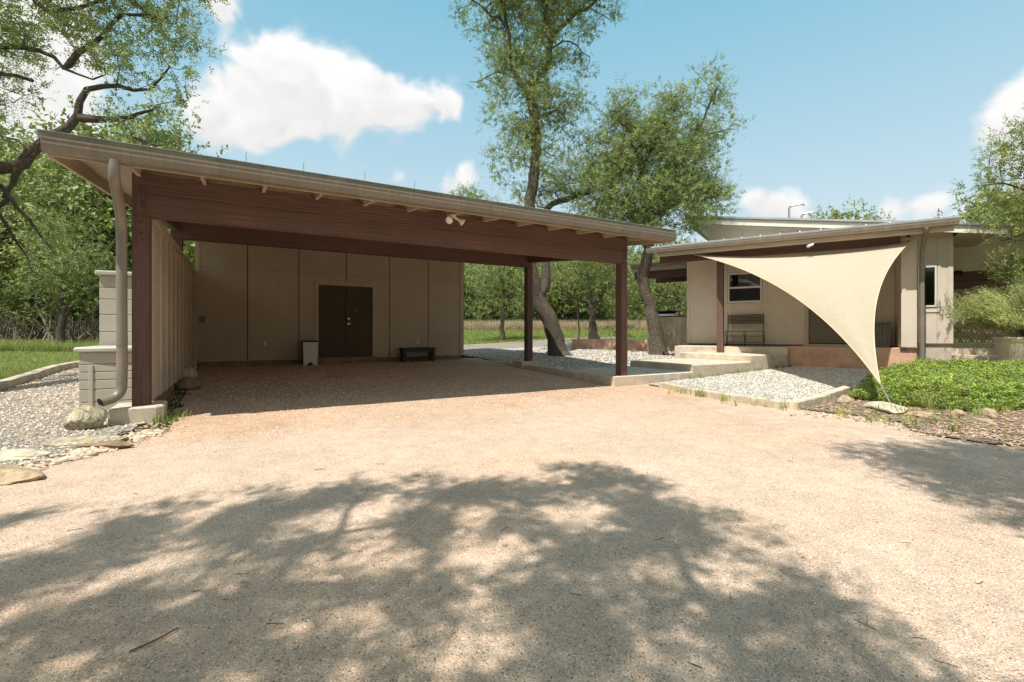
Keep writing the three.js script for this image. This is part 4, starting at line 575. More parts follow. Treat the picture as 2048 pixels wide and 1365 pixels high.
// grow a tree: limbs given by hand, leaf clusters spread through the crown, every cluster joined to the nearest wood
function tree(o) {
  const r = rng(o.seed), nodes = [];
  for (const limb of o.limbs) { // {pts, r0, r1, from}
    const c = new THREE.CatmullRomCurve3(limb.pts, false, 'centripetal'), n = Math.max(4, Math.round(c.getLength() / (o.step ?? 0.28))); let prev = -1, chain = [];
    if (limb.on) { let b = 1e9; nodes.forEach((q, i) => { const d = q.p.distanceToSquared(limb.pts[0]); if (d < b) { b = d; prev = i; } }); }
    for (let k = 0; k <= n; k++) { const p = c.getPointAt(k / n), w = (o.wiggle ?? 0.05) * (k > 0 ? 1 : 0); p.add(V(gauss(r), gauss(r), gauss(r)).multiplyScalar(w)); nodes.push({ p, up: prev, rad: mix(limb.r0, limb.r1, Math.pow(k / n, 0.8)), n: 0, limb: true, kids: 0 }); prev = nodes.length - 1; chain.push(prev); }
  }
  const tips = [], vol = o.blobs.map((b) => b[1].x * b[1].y * b[1].z * (b[2] ?? 1)), tot = vol.reduce((a, b) => a + b, 0);
  o.blobs.forEach((b, i) => { const n = Math.max(2, Math.round(o.clusters * vol[i] / tot)); for (let k = 0; k < n; k++) { let v; do v = V(r() * 2 - 1, r() * 2 - 1, r() * 2 - 1); while (v.lengthSq() > 1); const p = b[0].clone().add(v.multiply(b[1])); if (o.holes) { if (noise2((p.x + 0.48 * p.y) * o.holes, (p.z - 0.24 * p.y) * o.holes, o.seed) * 0.65 + 0.35 * noise2((p.x + 0.48 * p.y) * o.holes * 2.1, (p.z - 0.24 * p.y) * o.holes * 2.1, o.seed + 1) < o.gap) continue; } else if (fbm3(p.x * (o.gapF ?? 0.8), p.y * (o.gapF ?? 0.8), p.z * (o.gapF ?? 0.8), 2, o.seed) < (o.gap ?? 0.42)) continue; if (o.floor && p.y < o.floor) continue; tips.push(p); } });
  const order = tips.map((p) => { let d = 1e9; for (const q of nodes) d = Math.min(d, q.p.distanceToSquared(p)); return [d, p]; }).sort((a, b) => a[0] - b[0]);
  for (const [, p] of order) {
    let b = 1e9, w = 0; for (let i = o.skip ?? 0; i < nodes.length; i++) { const q = nodes[i], d = q.p.distanceToSquared(p) * (q.limb ? 1 : 1.15) + (q.p.y > p.y + 0.3 ? 0.4 : 0); if (d < b) { b = d; w = i; } }
    const a = nodes[w].p, L = Math.sqrt(b), n = Math.max(1, Math.round(L / 0.3)), side = V(gauss(r), gauss(r) + 0.2, gauss(r)).multiplyScalar(L * 0.14); let prev = w;
    for (let k = 1; k <= n; k++) { const t = k / n, q = a.clone().lerp(p, t).addScaledVector(side, Math.sin(Math.PI * t)).add(V(gauss(r), gauss(r), gauss(r)).multiplyScalar(k < n ? 0.03 : 0)); nodes.push({ p: q, up: prev, rad: 0, n: k === n ? 1 : 0, kids: 0 }); prev = nodes.length - 1; }
  }
  for (let i = nodes.length - 1; i >= 0; i--) if (nodes[i].up >= 0) nodes[nodes[i].up].n += nodes[i].n;
  const rt = o.tip ?? 0.006; for (const q of nodes) { const k = rt * Math.pow(Math.max(1, q.n), 0.46); q.rad = q.limb ? Math.max(q.rad, Math.min(k, q.rad * 1.2)) : k; }
  nodes.forEach((q, i) => { if (q.up >= 0) { if (!q.limb) q.rad = Math.min(q.rad, nodes[q.up].rad * 0.85); } });
  // tubes along chains
  const kids = nodes.map(() => []); nodes.forEach((q, i) => { if (q.up >= 0) kids[q.up].push(i); });
  const big = { pos: [], nor: [], uv: [], idx: [] }, small = { pos: [], nor: [], uv: [], idx: [] };
  const run = (list) => { // list of node numbers
    const buf = nodes[list[list.length > 1 ? 1 : 0]].limb ? big : small, rm = nodes[list[1]].rad, sides = rm > 0.12 ? 12 : rm > 0.04 ? 8 : rm > 0.012 ? 5 : 3; let u = V(1, 0, 0.3), len = 0, first = -1;
    for (let k = 0; k < list.length; k++) {
      const p = nodes[list[k]].p, q = nodes[list[Math.min(k + 1, list.length - 1)]].p, s = nodes[list[Math.max(k - 1, 0)]].p, t = q.clone().sub(s).normalize(); if (t.lengthSq() < 0.5) t.set(0, 1, 0); u.addScaledVector(t, -u.dot(t)).normalize(); const v = t.clone().cross(u); if (k) len += p.distanceTo(s);
      let rad = nodes[list[k]].rad; if (k === 0) rad = Math.min(rad, nodes[list[1]].rad * 1.25); const i0 = buf.pos.length / 3; if (first < 0) first = i0;
      const flare = o.flare && list[0] === 0 ? 1 + 0.55 * Math.exp(-len / 0.28) : 1;
      for (let a = 0; a <= sides; a++) { const g = a / sides * 6.2832, c = Math.cos(g), d = Math.sin(g), nx = u.x * c + v.x * d, ny = u.y * c + v.y * d, nz = u.z * c + v.z * d, lump = rad > 0.05 ? 1 + 0.22 * (fbm3(p.x * 3 + nx * 1.3, p.y * 3 + ny * 1.3, p.z * 3 + nz * 1.3, 2, 17) - 0.5) + (flare - 1) * (0.7 + 0.6 * noise2(a % sides * 0.9, 3, 5)) : 1; buf.pos.push(p.x + nx * rad * lump, p.y + ny * rad * lump, p.z + nz * rad * lump); buf.nor.push(nx, ny, nz); buf.uv.push(Math.max(1, Math.round(rm * 5)) * a / sides, len * 0.9); }
      if (k) for (let a = 0; a < sides; a++) { const A = i0 - sides - 1 + a, B = A + 1, C = i0 + a, D = C + 1; buf.idx.push(A, B, C, B, D, C); }
    }
  };
  const starts = nodes.map((q, i) => i).filter((i) => nodes[i].up < 0);
  const stack = starts.map((s) => [s]); while (stack.length) { const list = stack.pop(); let cur = list[list.length - 1]; while (true) { const k = kids[cur]; if (!k.length) break; let best = k[0]; for (const c of k) if ((nodes[c].limb && nodes[cur].limb && c === cur + 1) || (!(nodes[best].limb && best === cur + 1) && nodes[c].rad > nodes[best].rad)) best = c; for (const c of k) if (c !== best) stack.push([cur, c]); if (!nodes[best].limb && nodes[cur].limb && list.length > 1) { stack.push([cur, best]); break; } list.push(best); cur = best; } if (list.length > 1) run(list); }
  const mk = (b) => { const g = new THREE.BufferGeometry(); g.setAttribute('position', new THREE.Float32BufferAttribute(b.pos, 3)); g.setAttribute('normal', new THREE.Float32BufferAttribute(b.nor, 3)); g.setAttribute('uv', new THREE.Float32BufferAttribute(b.uv, 2)); g.setIndex(b.idx); if (b === big) g.computeVertexNormals(); return g; };
  const base = o.base ?? nodes[0].p, t = thing(o.name, o.label, 'tree', [base.x, base.y, base.z], o.group);
  part('trunk', mk(big), o.barkMat ?? M.bark, t); if (small.idx.length) part('branches', mk(small), M.twig, t);
  const spots = []; const R = o.radius ?? 0.33, per = o.sprigs ?? 16;
  for (const p of tips) { const k = Math.round(per * (0.6 + 0.8 * r())), tone = 0.8 + 0.4 * r(), yel = r(); for (let i = 0; i < k; i++) { const off = V(gauss(r), gauss(r) * 0.8, gauss(r)).multiplyScalar(R), dir = off.clone().normalize().add(V(gauss(r), 0.45 + gauss(r), gauss(r)).multiplyScalar(0.7)).normalize(), q = new THREE.Quaternion().setFromUnitVectors(V(0, 1, 0), dir).multiply(new THREE.Quaternion().setFromAxisAngle(V(0, 1, 0), r() * 6.28)); const b = tone * (0.75 + 0.5 * r()), y = yel * 0.25 + 0.15 * r(); spots.push([p.clone().add(off).sub(base), q, (o.scale ?? 1) * (0.7 + 0.6 * r()), tint.clone().setRGB(b * (0.85 + y), b, b * (0.95 - y * 0.8))]); } }
  const cr = swarm('crown', o.sprig ?? OAK, o.leaf ?? M.oak_leaf, spots, t); cr.userData.kind = 'stuff';
  return t;
}
const bl = (px, py, rp, D, k = 1, dz = 1.2) => { const s = rp * D / FOCAL; return [at(px, py, D), V(s, s, s * dz), k]; };
{ // the near oak whose limbs hang over the carport corner
  const D = 8.6, a = (x, y, d = 0) => at(x, y, D + d);
  tree({ name: 'oak_tree', label: 'live oak reaching over the carport corner from beside the drive', seed: 101, wiggle: 0.03, flare: true,
    limbs: [{ pts: [V(-8.4, hgt(-8.4, -5) - 0.1, -5.0), V(-8.3, 1.5, -5.2), V(-7.8, 2.8, -5.5), a(-190, 320, -1.2)], r0: 0.30, r1: 0.2 },
      { on: 1, pts: [a(-190, 320, -1.2), a(-60, 335, -0.4), a(0, 332), a(38, 333), a(60, 312), a(80, 285), a(137, 259), a(160, 228), a(157, 200), a(183, 175), a(228, 173), a(266, 183), a(312, 165), a(335, 130)], r0: 0.16, r1: 0.012 },
      { on: 1, pts: [a(160, 236), a(210, 240), a(266, 233), a(310, 222)], r0: 0.08, r1: 0.02 }, { on: 1, pts: [a(240, 236), a(258, 262), a(285, 285), a(320, 295)], r0: 0.05, r1: 0.015 },
      { on: 1, pts: [a(-190, 320, -1.2), a(-150, 180, -0.8), a(-80, 110), a(0, 91), a(33, 94), a(101, 114), a(142, 142), a(183, 157), a(215, 150)], r0: 0.115, r1: 0.012 }, { on: 1, pts: [a(137, 130), a(165, 100), a(203, 69), a(222, 45), a(236, 28), a(280, 27), a(330, 45)], r0: 0.06, r1: 0.012 },
      { on: 1, pts: [a(-150, 180, -0.8), a(-60, 150), a(0, 150), a(40, 155), a(65, 160)], r0: 0.07, r1: 0.03 }, { on: 1, pts: [a(-150, 180, -0.8), a(-80, 0), a(60, -20), a(84, 18), a(165, 15), a(240, -10)], r0: 0.09, r1: 0.02 },
      { on: 1, pts: [a(-60, 335, -0.4), a(-10, 365), a(20, 400), a(55, 440), a(80, 475), a(110, 505)], r0: 0.06, r1: 0.012 }, { on: 1, pts: [a(-10, 420), a(25, 470), a(45, 500), a(60, 540)], r0: 0.04, r1: 0.01 }, { on: 1, pts: [a(38, 333), a(20, 370), a(5, 395)], r0: 0.07, r1: 0.03 }],
    blobs: [bl(40, 40, 70, D), bl(150, 30, 80, D), bl(240, 60, 80, D), bl(330, 50, 75, D), bl(370, 110, 40, D), bl(350, 160, 50, D), bl(290, 130, 70, D), bl(340, 205, 35, D), bl(230, 205, 35, D, 0.7), bl(250, 265, 40, D), bl(310, 275, 50, D), bl(40, 265, 50, D, 0.8), bl(60, 130, 40, D, 0.5), bl(25, 70, 40, D), bl(30, 380, 50, D + 0.6, 0.5), bl(90, 470, 50, D + 0.8, 0.4), bl(90, 345, 30, D, 0.6), bl(-120, 60, 160, D, 0.7), bl(120, -110, 150, D, 0.8), bl(330, -60, 100, D, 0.8), bl(-220, 220, 120, D - 1, 0.6)],
    clusters: 560, sprigs: 12, radius: 0.21, gap: 0.38, gapF: 1.4, tip: 0.0055 });
}
{ // the two oaks in the gravel court
  const D = 16.6, a = (x, y, d = 0) => at(x, y, D + d);
  tree({ name: 'oak_tree', label: 'tall leaning live oak forking behind the carport roof', seed: 202, wiggle: 0.05, flare: true, base: V(a(1118, 712).x, hgt(a(1118, 712).x, a(1118, 712).z), a(1118, 712).z),
    limbs: [{ pts: [a(1120, 722), a(1112, 690), a(1102, 655), a(1090, 625), a(1076, 590), a(1064, 560), a(1059, 525), a(1057, 460), a(1061, 400), a(1070, 340), a(1072, 299), a(1068, 232), a(1056, 179)], r0: 0.33, r1: 0.13 },
      { on: 1, pts: [a(1080, 602), a(1088, 575), a(1092, 530), a(1088, 470), a(1092, 418, 0.4), a(1140, 395, 0.6), a(1209, 372, 0.8), a(1265, 338, 0.8)], r0: 0.19, r1: 0.06 },
      { on: 1, pts: [a(1056, 179), a(1075, 155), a(1096, 130), a(1100, 83), a(1092, 33), a(1086, -60)], r0: 0.13, r1: 0.05 }, { on: 1, pts: [a(1100, 83), a(1126, 52), a(1152, 30), a(1190, 3), a(1230, -30)], r0: 0.08, r1: 0.03 }, { on: 1, pts: [a(1056, 179), a(1030, 150), a(1018, 90), a(1012, 40), a(1006, -40)], r0: 0.09, r1: 0.03 }, { on: 1, pts: [a(1016, 60), a(1000, 38), a(975, 22), a(945, 0)], r0: 0.05, r1: 0.02 }, { on: 1, pts: [a(1060, 190), a(1020, 150), a(985, 145), a(955, 165), a(938, 160)], r0: 0.05, r1: 0.012 }, { on: 1, pts: [a(1068, 240), a(1090, 228), a(1120, 222), a(1138, 245)], r0: 0.06, r1: 0.02 }, { on: 1, pts: [a(1098, 100), a(1130, 80), a(1160, 100), a(1180, 112)], r0: 0.04, r1: 0.012 }],
    blobs: [bl(950, 15, 45, D), bl(1030, 10, 60, D), bl(1110, 10, 60, D), bl(1190, 10, 50, D, 0.8), bl(1010, 85, 50, D), bl(1070, 95, 60, D), bl(1140, 80, 45, D, 0.7), bl(1040, 150, 55, D), bl(980, 160, 30, D, 0.8), bl(1090, 170, 50, D, 0.8), bl(1150, 160, 35, D, 0.8), bl(1000, 215, 40, D, 0.7), bl(1070, 225, 60, D), bl(1140, 220, 40, D), bl(1030, 290, 50, D), bl(1090, 300, 40, D, 0.8), bl(1005, 345, 45, D), bl(1070, 370, 55, D), bl(1120, 350, 45, D, 0.8), bl(1170, 290, 40, D + 0.6, 0.8), bl(1170, 360, 50, D + 0.8), bl(935, 385, 28, D, 0.8), bl(960, 400, 40, D), bl(1070, -70, 130, D, 0.6), bl(1180, -60, 70, D, 0.6)],
    clusters: 1350, sprigs: 14, radius: 0.26, gap: 0.38, gapF: 1.1, scale: 1.15, tip: 0.008, skip: 12 });
  tree({ name: 'oak_tree', label: 'crooked live oak beside the stucco wall with a wide spreading crown', seed: 303, wiggle: 0.05, flare: true, base: V(a(1314, 704).x, hgt(a(1314, 704).x, a(1314, 704).z), a(1314, 704).z),
    limbs: [{ pts: [a(1316, 716), a(1311, 680), a(1305, 645), a(1301, 612), a(1291, 580), a(1284, 556), a(1293, 522), a(1299, 490), a(1296, 440), a(1290, 390), a(1282, 330)], r0: 0.27, r1: 0.10 },
      { on: 1, pts: [a(1290, 395), a(1335, 335), a(1368, 288), a(1395, 262), a(1412, 222), a(1435, 175)], r0: 0.11, r1: 0.025 }, { on: 1, pts: [a(1395, 262), a(1425, 268), a(1460, 258)], r0: 0.05, r1: 0.015 }, { on: 1, pts: [a(1282, 330), a(1262, 280), a(1240, 225)], r0: 0.08, r1: 0.02 }, { on: 1, pts: [a(1284, 340), a(1310, 280), a(1330, 215)], r0: 0.07, r1: 0.02 }, { on: 1, pts: [a(1296, 440), a(1350, 410), a(1420, 395), a(1460, 385)], r0: 0.08, r1: 0.02 }, { on: 1, pts: [a(1296, 430), a(1250, 410), a(1200, 400)], r0: 0.07, r1: 0.02 }],
    blobs: [bl(1240, 225, 45, D), bl(1290, 235, 50, D), bl(1345, 220, 45, D, 0.8), bl(1420, 170, 38, D, 0.7), bl(1440, 200, 30, D, 0.6), bl(1460, 255, 32, D, 0.8), bl(1410, 285, 42, D), bl(1350, 285, 55, D), bl(1270, 290, 65, D), bl(1220, 330, 55, D), bl(1310, 345, 70, D), bl(1380, 350, 55, D), bl(1200, 400, 60, D), bl(1270, 410, 70, D), bl(1350, 410, 65, D), bl(1420, 395, 45, D), bl(1450, 388, 28, D, 0.8), bl(1330, 470, 45, D, 0.7), bl(1250, 470, 40, D, 0.8)],
    clusters: 1250, sprigs: 14, radius: 0.27, gap: 0.37, gapF: 1.1, scale: 1.15, tip: 0.008, skip: 12 });
}
{ // oak beside the entrance, its trunk out of the picture
  const D = 11.9, a = (x, y, d = 0) => at(x, y, D + d), f = a(2240, 720);
  tree({ name: 'oak_tree', label: 'bright leafy tree leaning in above the white pot by the entrance', seed: 404, wiggle: 0.04, base: V(f.x, hgt(f.x, f.z), f.z),
    limbs: [{ pts: [V(f.x, hgt(f.x, f.z) - 0.1, f.z), a(2230, 620), a(2190, 520), a(2150, 430), a(2110, 340), a(2080, 250)], r0: 0.17, r1: 0.05 }, { on: 1, pts: [a(2190, 520), a(2110, 480), a(2040, 470), a(1985, 490)], r0: 0.07, r1: 0.015 }, { on: 1, pts: [a(2150, 430), a(2080, 390), a(2020, 370), a(1960, 372)], r0: 0.06, r1: 0.012 }, { on: 1, pts: [a(2230, 620), a(2120, 560), a(2040, 540), a(1975, 530)], r0: 0.06, r1: 0.012 }],
    blobs: [bl(2025, 290, 32, D), bl(2060, 280, 50, D), bl(1995, 335, 26, D, 0.8), bl(2035, 345, 38, D), bl(1968, 385, 24, D, 0.6), bl(2015, 405, 36, D), bl(2055, 440, 45, D), bl(2000, 450, 30, D), bl(1985, 505, 26, D, 0.8), bl(2030, 515, 40, D), bl(2070, 550, 50, D), bl(2150, 380, 110, D, 0.7), bl(2160, 520, 100, D, 0.6)],
    clusters: 330, sprigs: 16, radius: 0.21, gap: 0.36, gapF: 1.6, scale: 1.1, leaf: M.wood_leaf, tip: 0.006, skip: 5 });
}
{ // oaks behind the standpoint, which dapple the drive; and a low bough at the right
  const L = (x, z, h) => V(x - 0.48 * h, h, z + 0.24 * h), e = (x, z, h, rx, rz, k = 1) => [L(x, z, h), V(rx, 0.55, rz), k];
  tree({ name: 'oak_tree', label: 'wide live oak behind the viewer that shades the near drive', seed: 505, wiggle: 0.12, flare: true,
    limbs: [{ pts: [V(-5.8, -0.1, 4.2), V(-5.6, 1.8, 4.0), V(-5.1, 3.4, 3.6), V(-4.6, 4.6, 3.0)], r0: 0.34, r1: 0.22 }, { on: 1, pts: [V(-4.6, 4.6, 3.0), V(-3.9, 5.2, 1.9), L(-0.8, -1.4, 5.6), L(0.2, -2.6, 5.6), L(0.9, -3.7, 5.6)], r0: 0.085, r1: 0.015 }, { on: 1, pts: [V(-4.6, 4.6, 3.0), V(-3.4, 5.3, 2.4), L(0.8, -0.4, 5.6), L(1.9, -1.6, 5.6), L(2.6, -2.6, 7.9)], r0: 0.08, r1: 0.015 }, { on: 1, pts: [V(-5.1, 3.4, 3.6), V(-5.0, 5.0, 2.0), L(-2.0, -1.2, 5.6), L(-1.8, -3.0, 5.6), L(-1.4, -4.2, 5.6)], r0: 0.075, r1: 0.015 }, { on: 1, pts: [V(-3.4, 5.3, 2.4), L(1.2, 0.6, 5.9), L(2.2, 0, 5.9)], r0: 0.05, r1: 0.015 }],
    blobs: [e(-2.9, -3.9, 5.6, 1.2, 0.8, 0.8), e(-1.6, -3.5, 5.6, 1.3, 0.9), e(-0.4, -3.4, 5.6, 1.1, 0.7), e(0.9, -3.2, 5.6, 1.1, 0.7), e(2.0, -2.9, 5.6, 0.9, 0.7), e(-2.5, -2.2, 5.6, 1.1, 0.9, 0.8), e(-0.9, -2.1, 5.6, 1.2, 0.8, 0.8), e(0.6, -2.0, 5.6, 1.1, 0.8, 0.75), e(1.9, -1.8, 5.6, 0.9, 0.8, 0.8), e(-1.2, -0.9, 5.6, 1.4, 0.9, 0.7), e(0.6, -0.8, 5.6, 1.1, 0.8, 0.7), e(1.7, -0.5, 5.6, 0.9, 0.8, 0.8), e(0, 1.4, 5.6, 2.6, 1.6, 0.5), e(-3.4, 0.2, 5.6, 1.8, 1.8, 0.5)],
    clusters: 2500, sprigs: 13, radius: 0.09, gap: 0.465, holes: 3.1, scale: 0.9, tip: 0.0055, skip: 6 });
  const K = (x, z, h) => L(x, z, h);
  tree({ name: 'oak_tree', label: 'young live oak outside the picture whose bough shades the drive edge', seed: 606, wiggle: 0.04,
    limbs: [{ pts: [V(5.4, -0.1, 4.4), V(5.2, 1.6, 5.2), V(4.9, 3.2, 3.4)], r0: 0.13, r1: 0.09 }, { on: 1, pts: [V(4.9, 3.2, 3.4), V(4.2, 4.4, 2.0), K(5.6, -0.4, 5.2), K(5.4, -1.3, 5.2), K(5.3, -2.0, 5.2)], r0: 0.07, r1: 0.015 }, { on: 1, pts: [V(4.2, 4.4, 2.0), K(6.6, -0.4, 5.2), K(7.0, -1.3, 5.2)], r0: 0.05, r1: 0.015 }],
    blobs: [e(5.6, -2.0, 5.2, 0.55, 0.35, 1.4), e(5.0, -1.6, 5.2, 0.45, 0.35, 1.2), e(6.3, -1.6, 5.2, 0.7, 0.4, 1.3), e(5.5, -1.2, 5.2, 0.6, 0.35, 1.2), e(6.6, -1.0, 5.2, 0.8, 0.4), e(4.6, -1.0, 5.2, 0.35, 0.25, 0.8), e(6, -0.2, 5.2, 1, 0.6, 0.8), e(5.6, 2, 5.6, 1.6, 1.4, 0.6)].map((b) => [b[0], b[1].clone().setY(0.5), b[2]]),
    clusters: 420, sprigs: 16, radius: 0.22, gap: 0.30, gapF: 1.5, skip: 3 });
}
{ // lawn trees seen through the carport, each with its own stem
  const young = (px, py, D, stems, blobs, seed, label, n, r0 = 0.13) => { const b = at(px, py, D); b.y = hgt(b.x, b.z); const a = (x, y, d = 0) => at(x, y, D + d); tree({ name: 'lawn_tree', label, seed, base: b, wiggle: 0.05, flare: true, limbs: stems.map((s, i) => ({ on: s.on, pts: s.pts.map((p, k) => k === 0 && !s.on ? V(b.x + (s.dx ?? 0), b.y - 0.1, b.z) : a(...p)), r0: s.r ?? r0, r1: (s.r ?? r0) * 0.35 })), blobs: blobs.map((q) => bl(q[0], q[1], q[2], D, q[3] ?? 1)), clusters: n, sprigs: 9, radius: 0.5, gap: 0.34, gapF: 0.8, sprig: OAK_FAR, scale: 0.62, leaf: M.wood_leaf, tip: 0.011, skip: 4 }); };
  young(1003, 682, 27, [{ pts: [[1003, 684], [1004, 650], [1008, 610], [1006, 570], [1000, 540]] }, { on: 1, pts: [[1007, 612], [1030, 585], [1045, 560]], r: 0.07 }], [[960, 570, 30], [1000, 575, 40], [1040, 580, 30], [970, 610, 32], [1030, 615, 25, 0.7], [990, 530, 45], [950, 625, 25, 0.8]], 711, 'slim lawn tree seen between the storage room and the middle post', 150, 0.16);
  young(1188, 678, 25, [{ pts: [[1188, 682], [1186, 650], [1184, 620], [1180, 600]], r: 0.30 }, { on: 1, pts: [[1184, 615], [1205, 585], [1225, 550], [1240, 515]], r: 0.17 }, { on: 1, pts: [[1184, 612], [1160, 598], [1140, 590], [1118, 570]], r: 0.12 }, { on: 1, pts: [[1182, 600], [1178, 570], [1172, 540]], r: 0.11 }, { dx: -1.0, pts: [[1160, 682], [1157, 640], [1154, 600]], r: 0.06 }], [[1120, 555, 40], [1165, 540, 45], [1210, 545, 40], [1140, 590, 28, 0.7], [1230, 570, 30, 0.8], [1190, 500, 60], [1120, 600, 25, 0.6], [1160, 625, 22, 0.5]], 722, 'many-stemmed oak on the lawn behind the leaning oak', 220);
  young(1340, 655, 27, [{ pts: [[1352, 660], [1354, 620], [1352, 580], [1346, 540]], r: 0.2 }, { on: 1, pts: [[1352, 600], [1335, 570], [1320, 540]], r: 0.09 }, { on: 1, pts: [[1353, 610], [1372, 580], [1390, 550]], r: 0.1 }], [[1330, 560, 45], [1370, 570, 40], [1280, 570, 35], [1260, 610, 40], [1345, 620, 30, 0.7], [1240, 640, 25, 0.6]], 733, 'twisted oak behind the barbecue grill', 190);
  young(118, 704, 21, [{ pts: [[118, 706], [122, 660], [126, 630], [124, 590], [118, 540]], r: 0.2 }, { on: 1, pts: [[126, 640], [150, 600], [170, 560]], r: 0.09 }, { on: 1, pts: [[122, 640], [100, 610], [70, 590]], r: 0.08 }, { dx: 0.7, pts: [[145, 700], [140, 660], [132, 625]], r: 0.09 }], [[120, 560, 55], [170, 540, 50], [80, 590, 40, 0.8], [150, 600, 35, 0.7], [120, 480, 60], [190, 590, 35, 0.7], [60, 640, 30, 0.5]], 744, 'leaning oak at the edge of the lawn beyond the storage boxes', 230);
  young(55, 692, 25, [{ pts: [[55, 694], [57, 650], [62, 620], [60, 580]], r: 0.13 }], [[40, 560, 50], [90, 520, 50], [20, 610, 40, 0.8], [60, 630, 30, 0.6]], 755, 'grey-stemmed tree behind the leaning lawn oak', 150);
}
{ // the woods: three kinds of tree, set out one by one
  const make = (seed, h, w) => { const g = []; const r = rng(seed), blobs = []; for (let k = 0; k < 9; k++) { const a = r() * 6.28, q = w * (0.2 + 0.5 * r()); blobs.push([V(Math.cos(a) * q, h * (0.42 + 0.48 * r()), Math.sin(a) * q), V(w * 0.42, h * 0.16, w * 0.42), 1]); } blobs.push([V(0, h * 0.75, 0), V(w * 0.5, h * 0.2, w * 0.5), 1], [V(0, h * 0.35, 0), V(w * 0.75, h * 0.14, w * 0.75), 0.8]);
    return tree({ name: 'woodland_tree', label: '', seed, base: V(0, 0, 0), wiggle: 0.08, limbs: [{ pts: [V(0, -0.2, 0), V(0.1 * gauss(r), h * 0.2, 0.1), V(0.3 * gauss(r), h * 0.45, 0.2), V(0.3 * gauss(r), h * 0.8, 0)], r0: 0.16, r1: 0.05 }, { on: 1, pts: [V(0, h * 0.3, 0), V(w * 0.3, h * 0.5, w * 0.2), V(w * 0.5, h * 0.65, w * 0.2)], r0: 0.09, r1: 0.03 }, { on: 1, pts: [V(0, h * 0.25, 0), V(-w * 0.3, h * 0.45, -w * 0.1), V(-w * 0.5, h * 0.55, w * 0.1)], r0: 0.08, r1: 0.03 }], blobs, clusters: 170, sprigs: 11, radius: 0.55, gap: 0.30, sprig: FAR, scale: 0.62, leaf: M.wood_leaf, tip: 0.012, skip: 3 }); };
  const protos = [make(811, 7, 2.6), make(822, 8.5, 3.0), make(833, 6, 2.4)]; let used = [0, 0, 0];
  const plant = (x, z, s, k, turn, label, group) => { const p = protos[k], t = used[k]++ ? p.clone() : p; if (t !== p) { t.name = numbered('woodland_tree'); scene.add(t); } t.position.set(x, hgt(x, z) - 0.05, z); t.rotation.y = turn; t.scale.setScalar(s); tag(t, label, 'tree', group); };
  const r = rng(9), row = (n, p0, p1, d0, d1, s0, s1, label, group) => { for (let i = 0; i < n; i++) { const D = mix(d0, d1, r()), b = at(mix(p0, p1, (i + 0.2 + 0.6 * r()) / n), 666, D); plant(b.x, b.z, mix(s0, s1, r()), Math.floor(r() * 3), r() * 6.28, label, group); } };
  row(10, -260, 330, 25, 30, 1.35, 1.75, 'leafy tree of the wood behind the lawn beside the carport', 'near trees of the wood beyond the storage boxes'); row(10, -300, 420, 33, 42, 1.7, 2.2, 'tree deep in the wood beyond the storage boxes', 'far trees of the wood beyond the storage boxes');
  row(14, 860, 1440, 44, 52, 0.95, 1.25, 'tree at the far edge of the lawn seen under the carport roof', 'trees along the far lawn edge'); row(12, 800, 1500, 54, 66, 1.2, 1.6, 'tree deep in the wood beyond the far lawn', 'far trees beyond the lawn');
  for (let i = 0; i < 15; i++) { const a = mix(0.35, 2.75, (i + 0.5 * r()) / 15), q = 13 + 5 * r(); plant(2 + Math.cos(a) * q * -1.3, 2 + Math.sin(a) * q, mix(0.9, 1.3, r()), Math.floor(r() * 3), r() * 6.28, 'tree behind the viewer across the drive', 'trees behind the viewer'); }
  row(6, 1880, 2200, 30, 36, 0.9, 1.1, 'tree behind the pierced block screen', 'trees behind the block screen'); row(16, 1620, 2150, 42, 50, 1.25, 1.6, 'treetop showing above the high house roof', 'trees behind the house');
}
{ // undergrowth at the wood's edge
  const r = rng(55), spots = [], put2 = (n, p0, p1, d0, d1, h) => { for (let i = 0; i < n; i++) { const D = mix(d0, d1, r()), b = at(mix(p0, p1, r()), 666, D), y = hgt(b.x, b.z) + h * Math.pow(r(), 1.3), t = 0.65 + 0.6 * r(), y2 = 0.3 * r(); spots.push([V(b.x, y, b.z), randQ(r), 0.5 + 0.5 * r(), tint.clone().setRGB(t * (0.85 + y2), t, t * (0.9 - y2 * 0.5))]); } };
  put2(9000, -200, 420, 25, 34, 2.2); put2(12000, 850, 1450, 46, 56, 3.0);
  tag(swarm('undergrowth', FAR, M.wood_leaf, spots), 'tangled undergrowth along the edge of the woods', 'undergrowth', null, 'stuff');
  const st = []; for (let i = 0; i < 900; i++) { const D = mix(23.5, 28, r()), b = at(mix(-60, 330, r()), 666, D); const q = new THREE.Quaternion().setFromEuler(new THREE.Euler(0.9 * gauss(r), r() * 6.28, 0.9 * gauss(r))); st.push([V(b.x, hgt(b.x, b.z) + 0.3 + 0.9 * r(), b.z), q, V(0.012 + 0.02 * r(), 0.8 + 1.6 * r(), 0.012 + 0.02 * r()), tint.clone().setRGB(1.6, 1.5, 1.4)]); }
  tag(swarm('brushwood', new THREE.CylinderGeometry(0.5, 1, 1, 5), M.twig, st), 'grey brushwood under the trees beyond the storage boxes', 'brushwood', null, 'stuff');
}
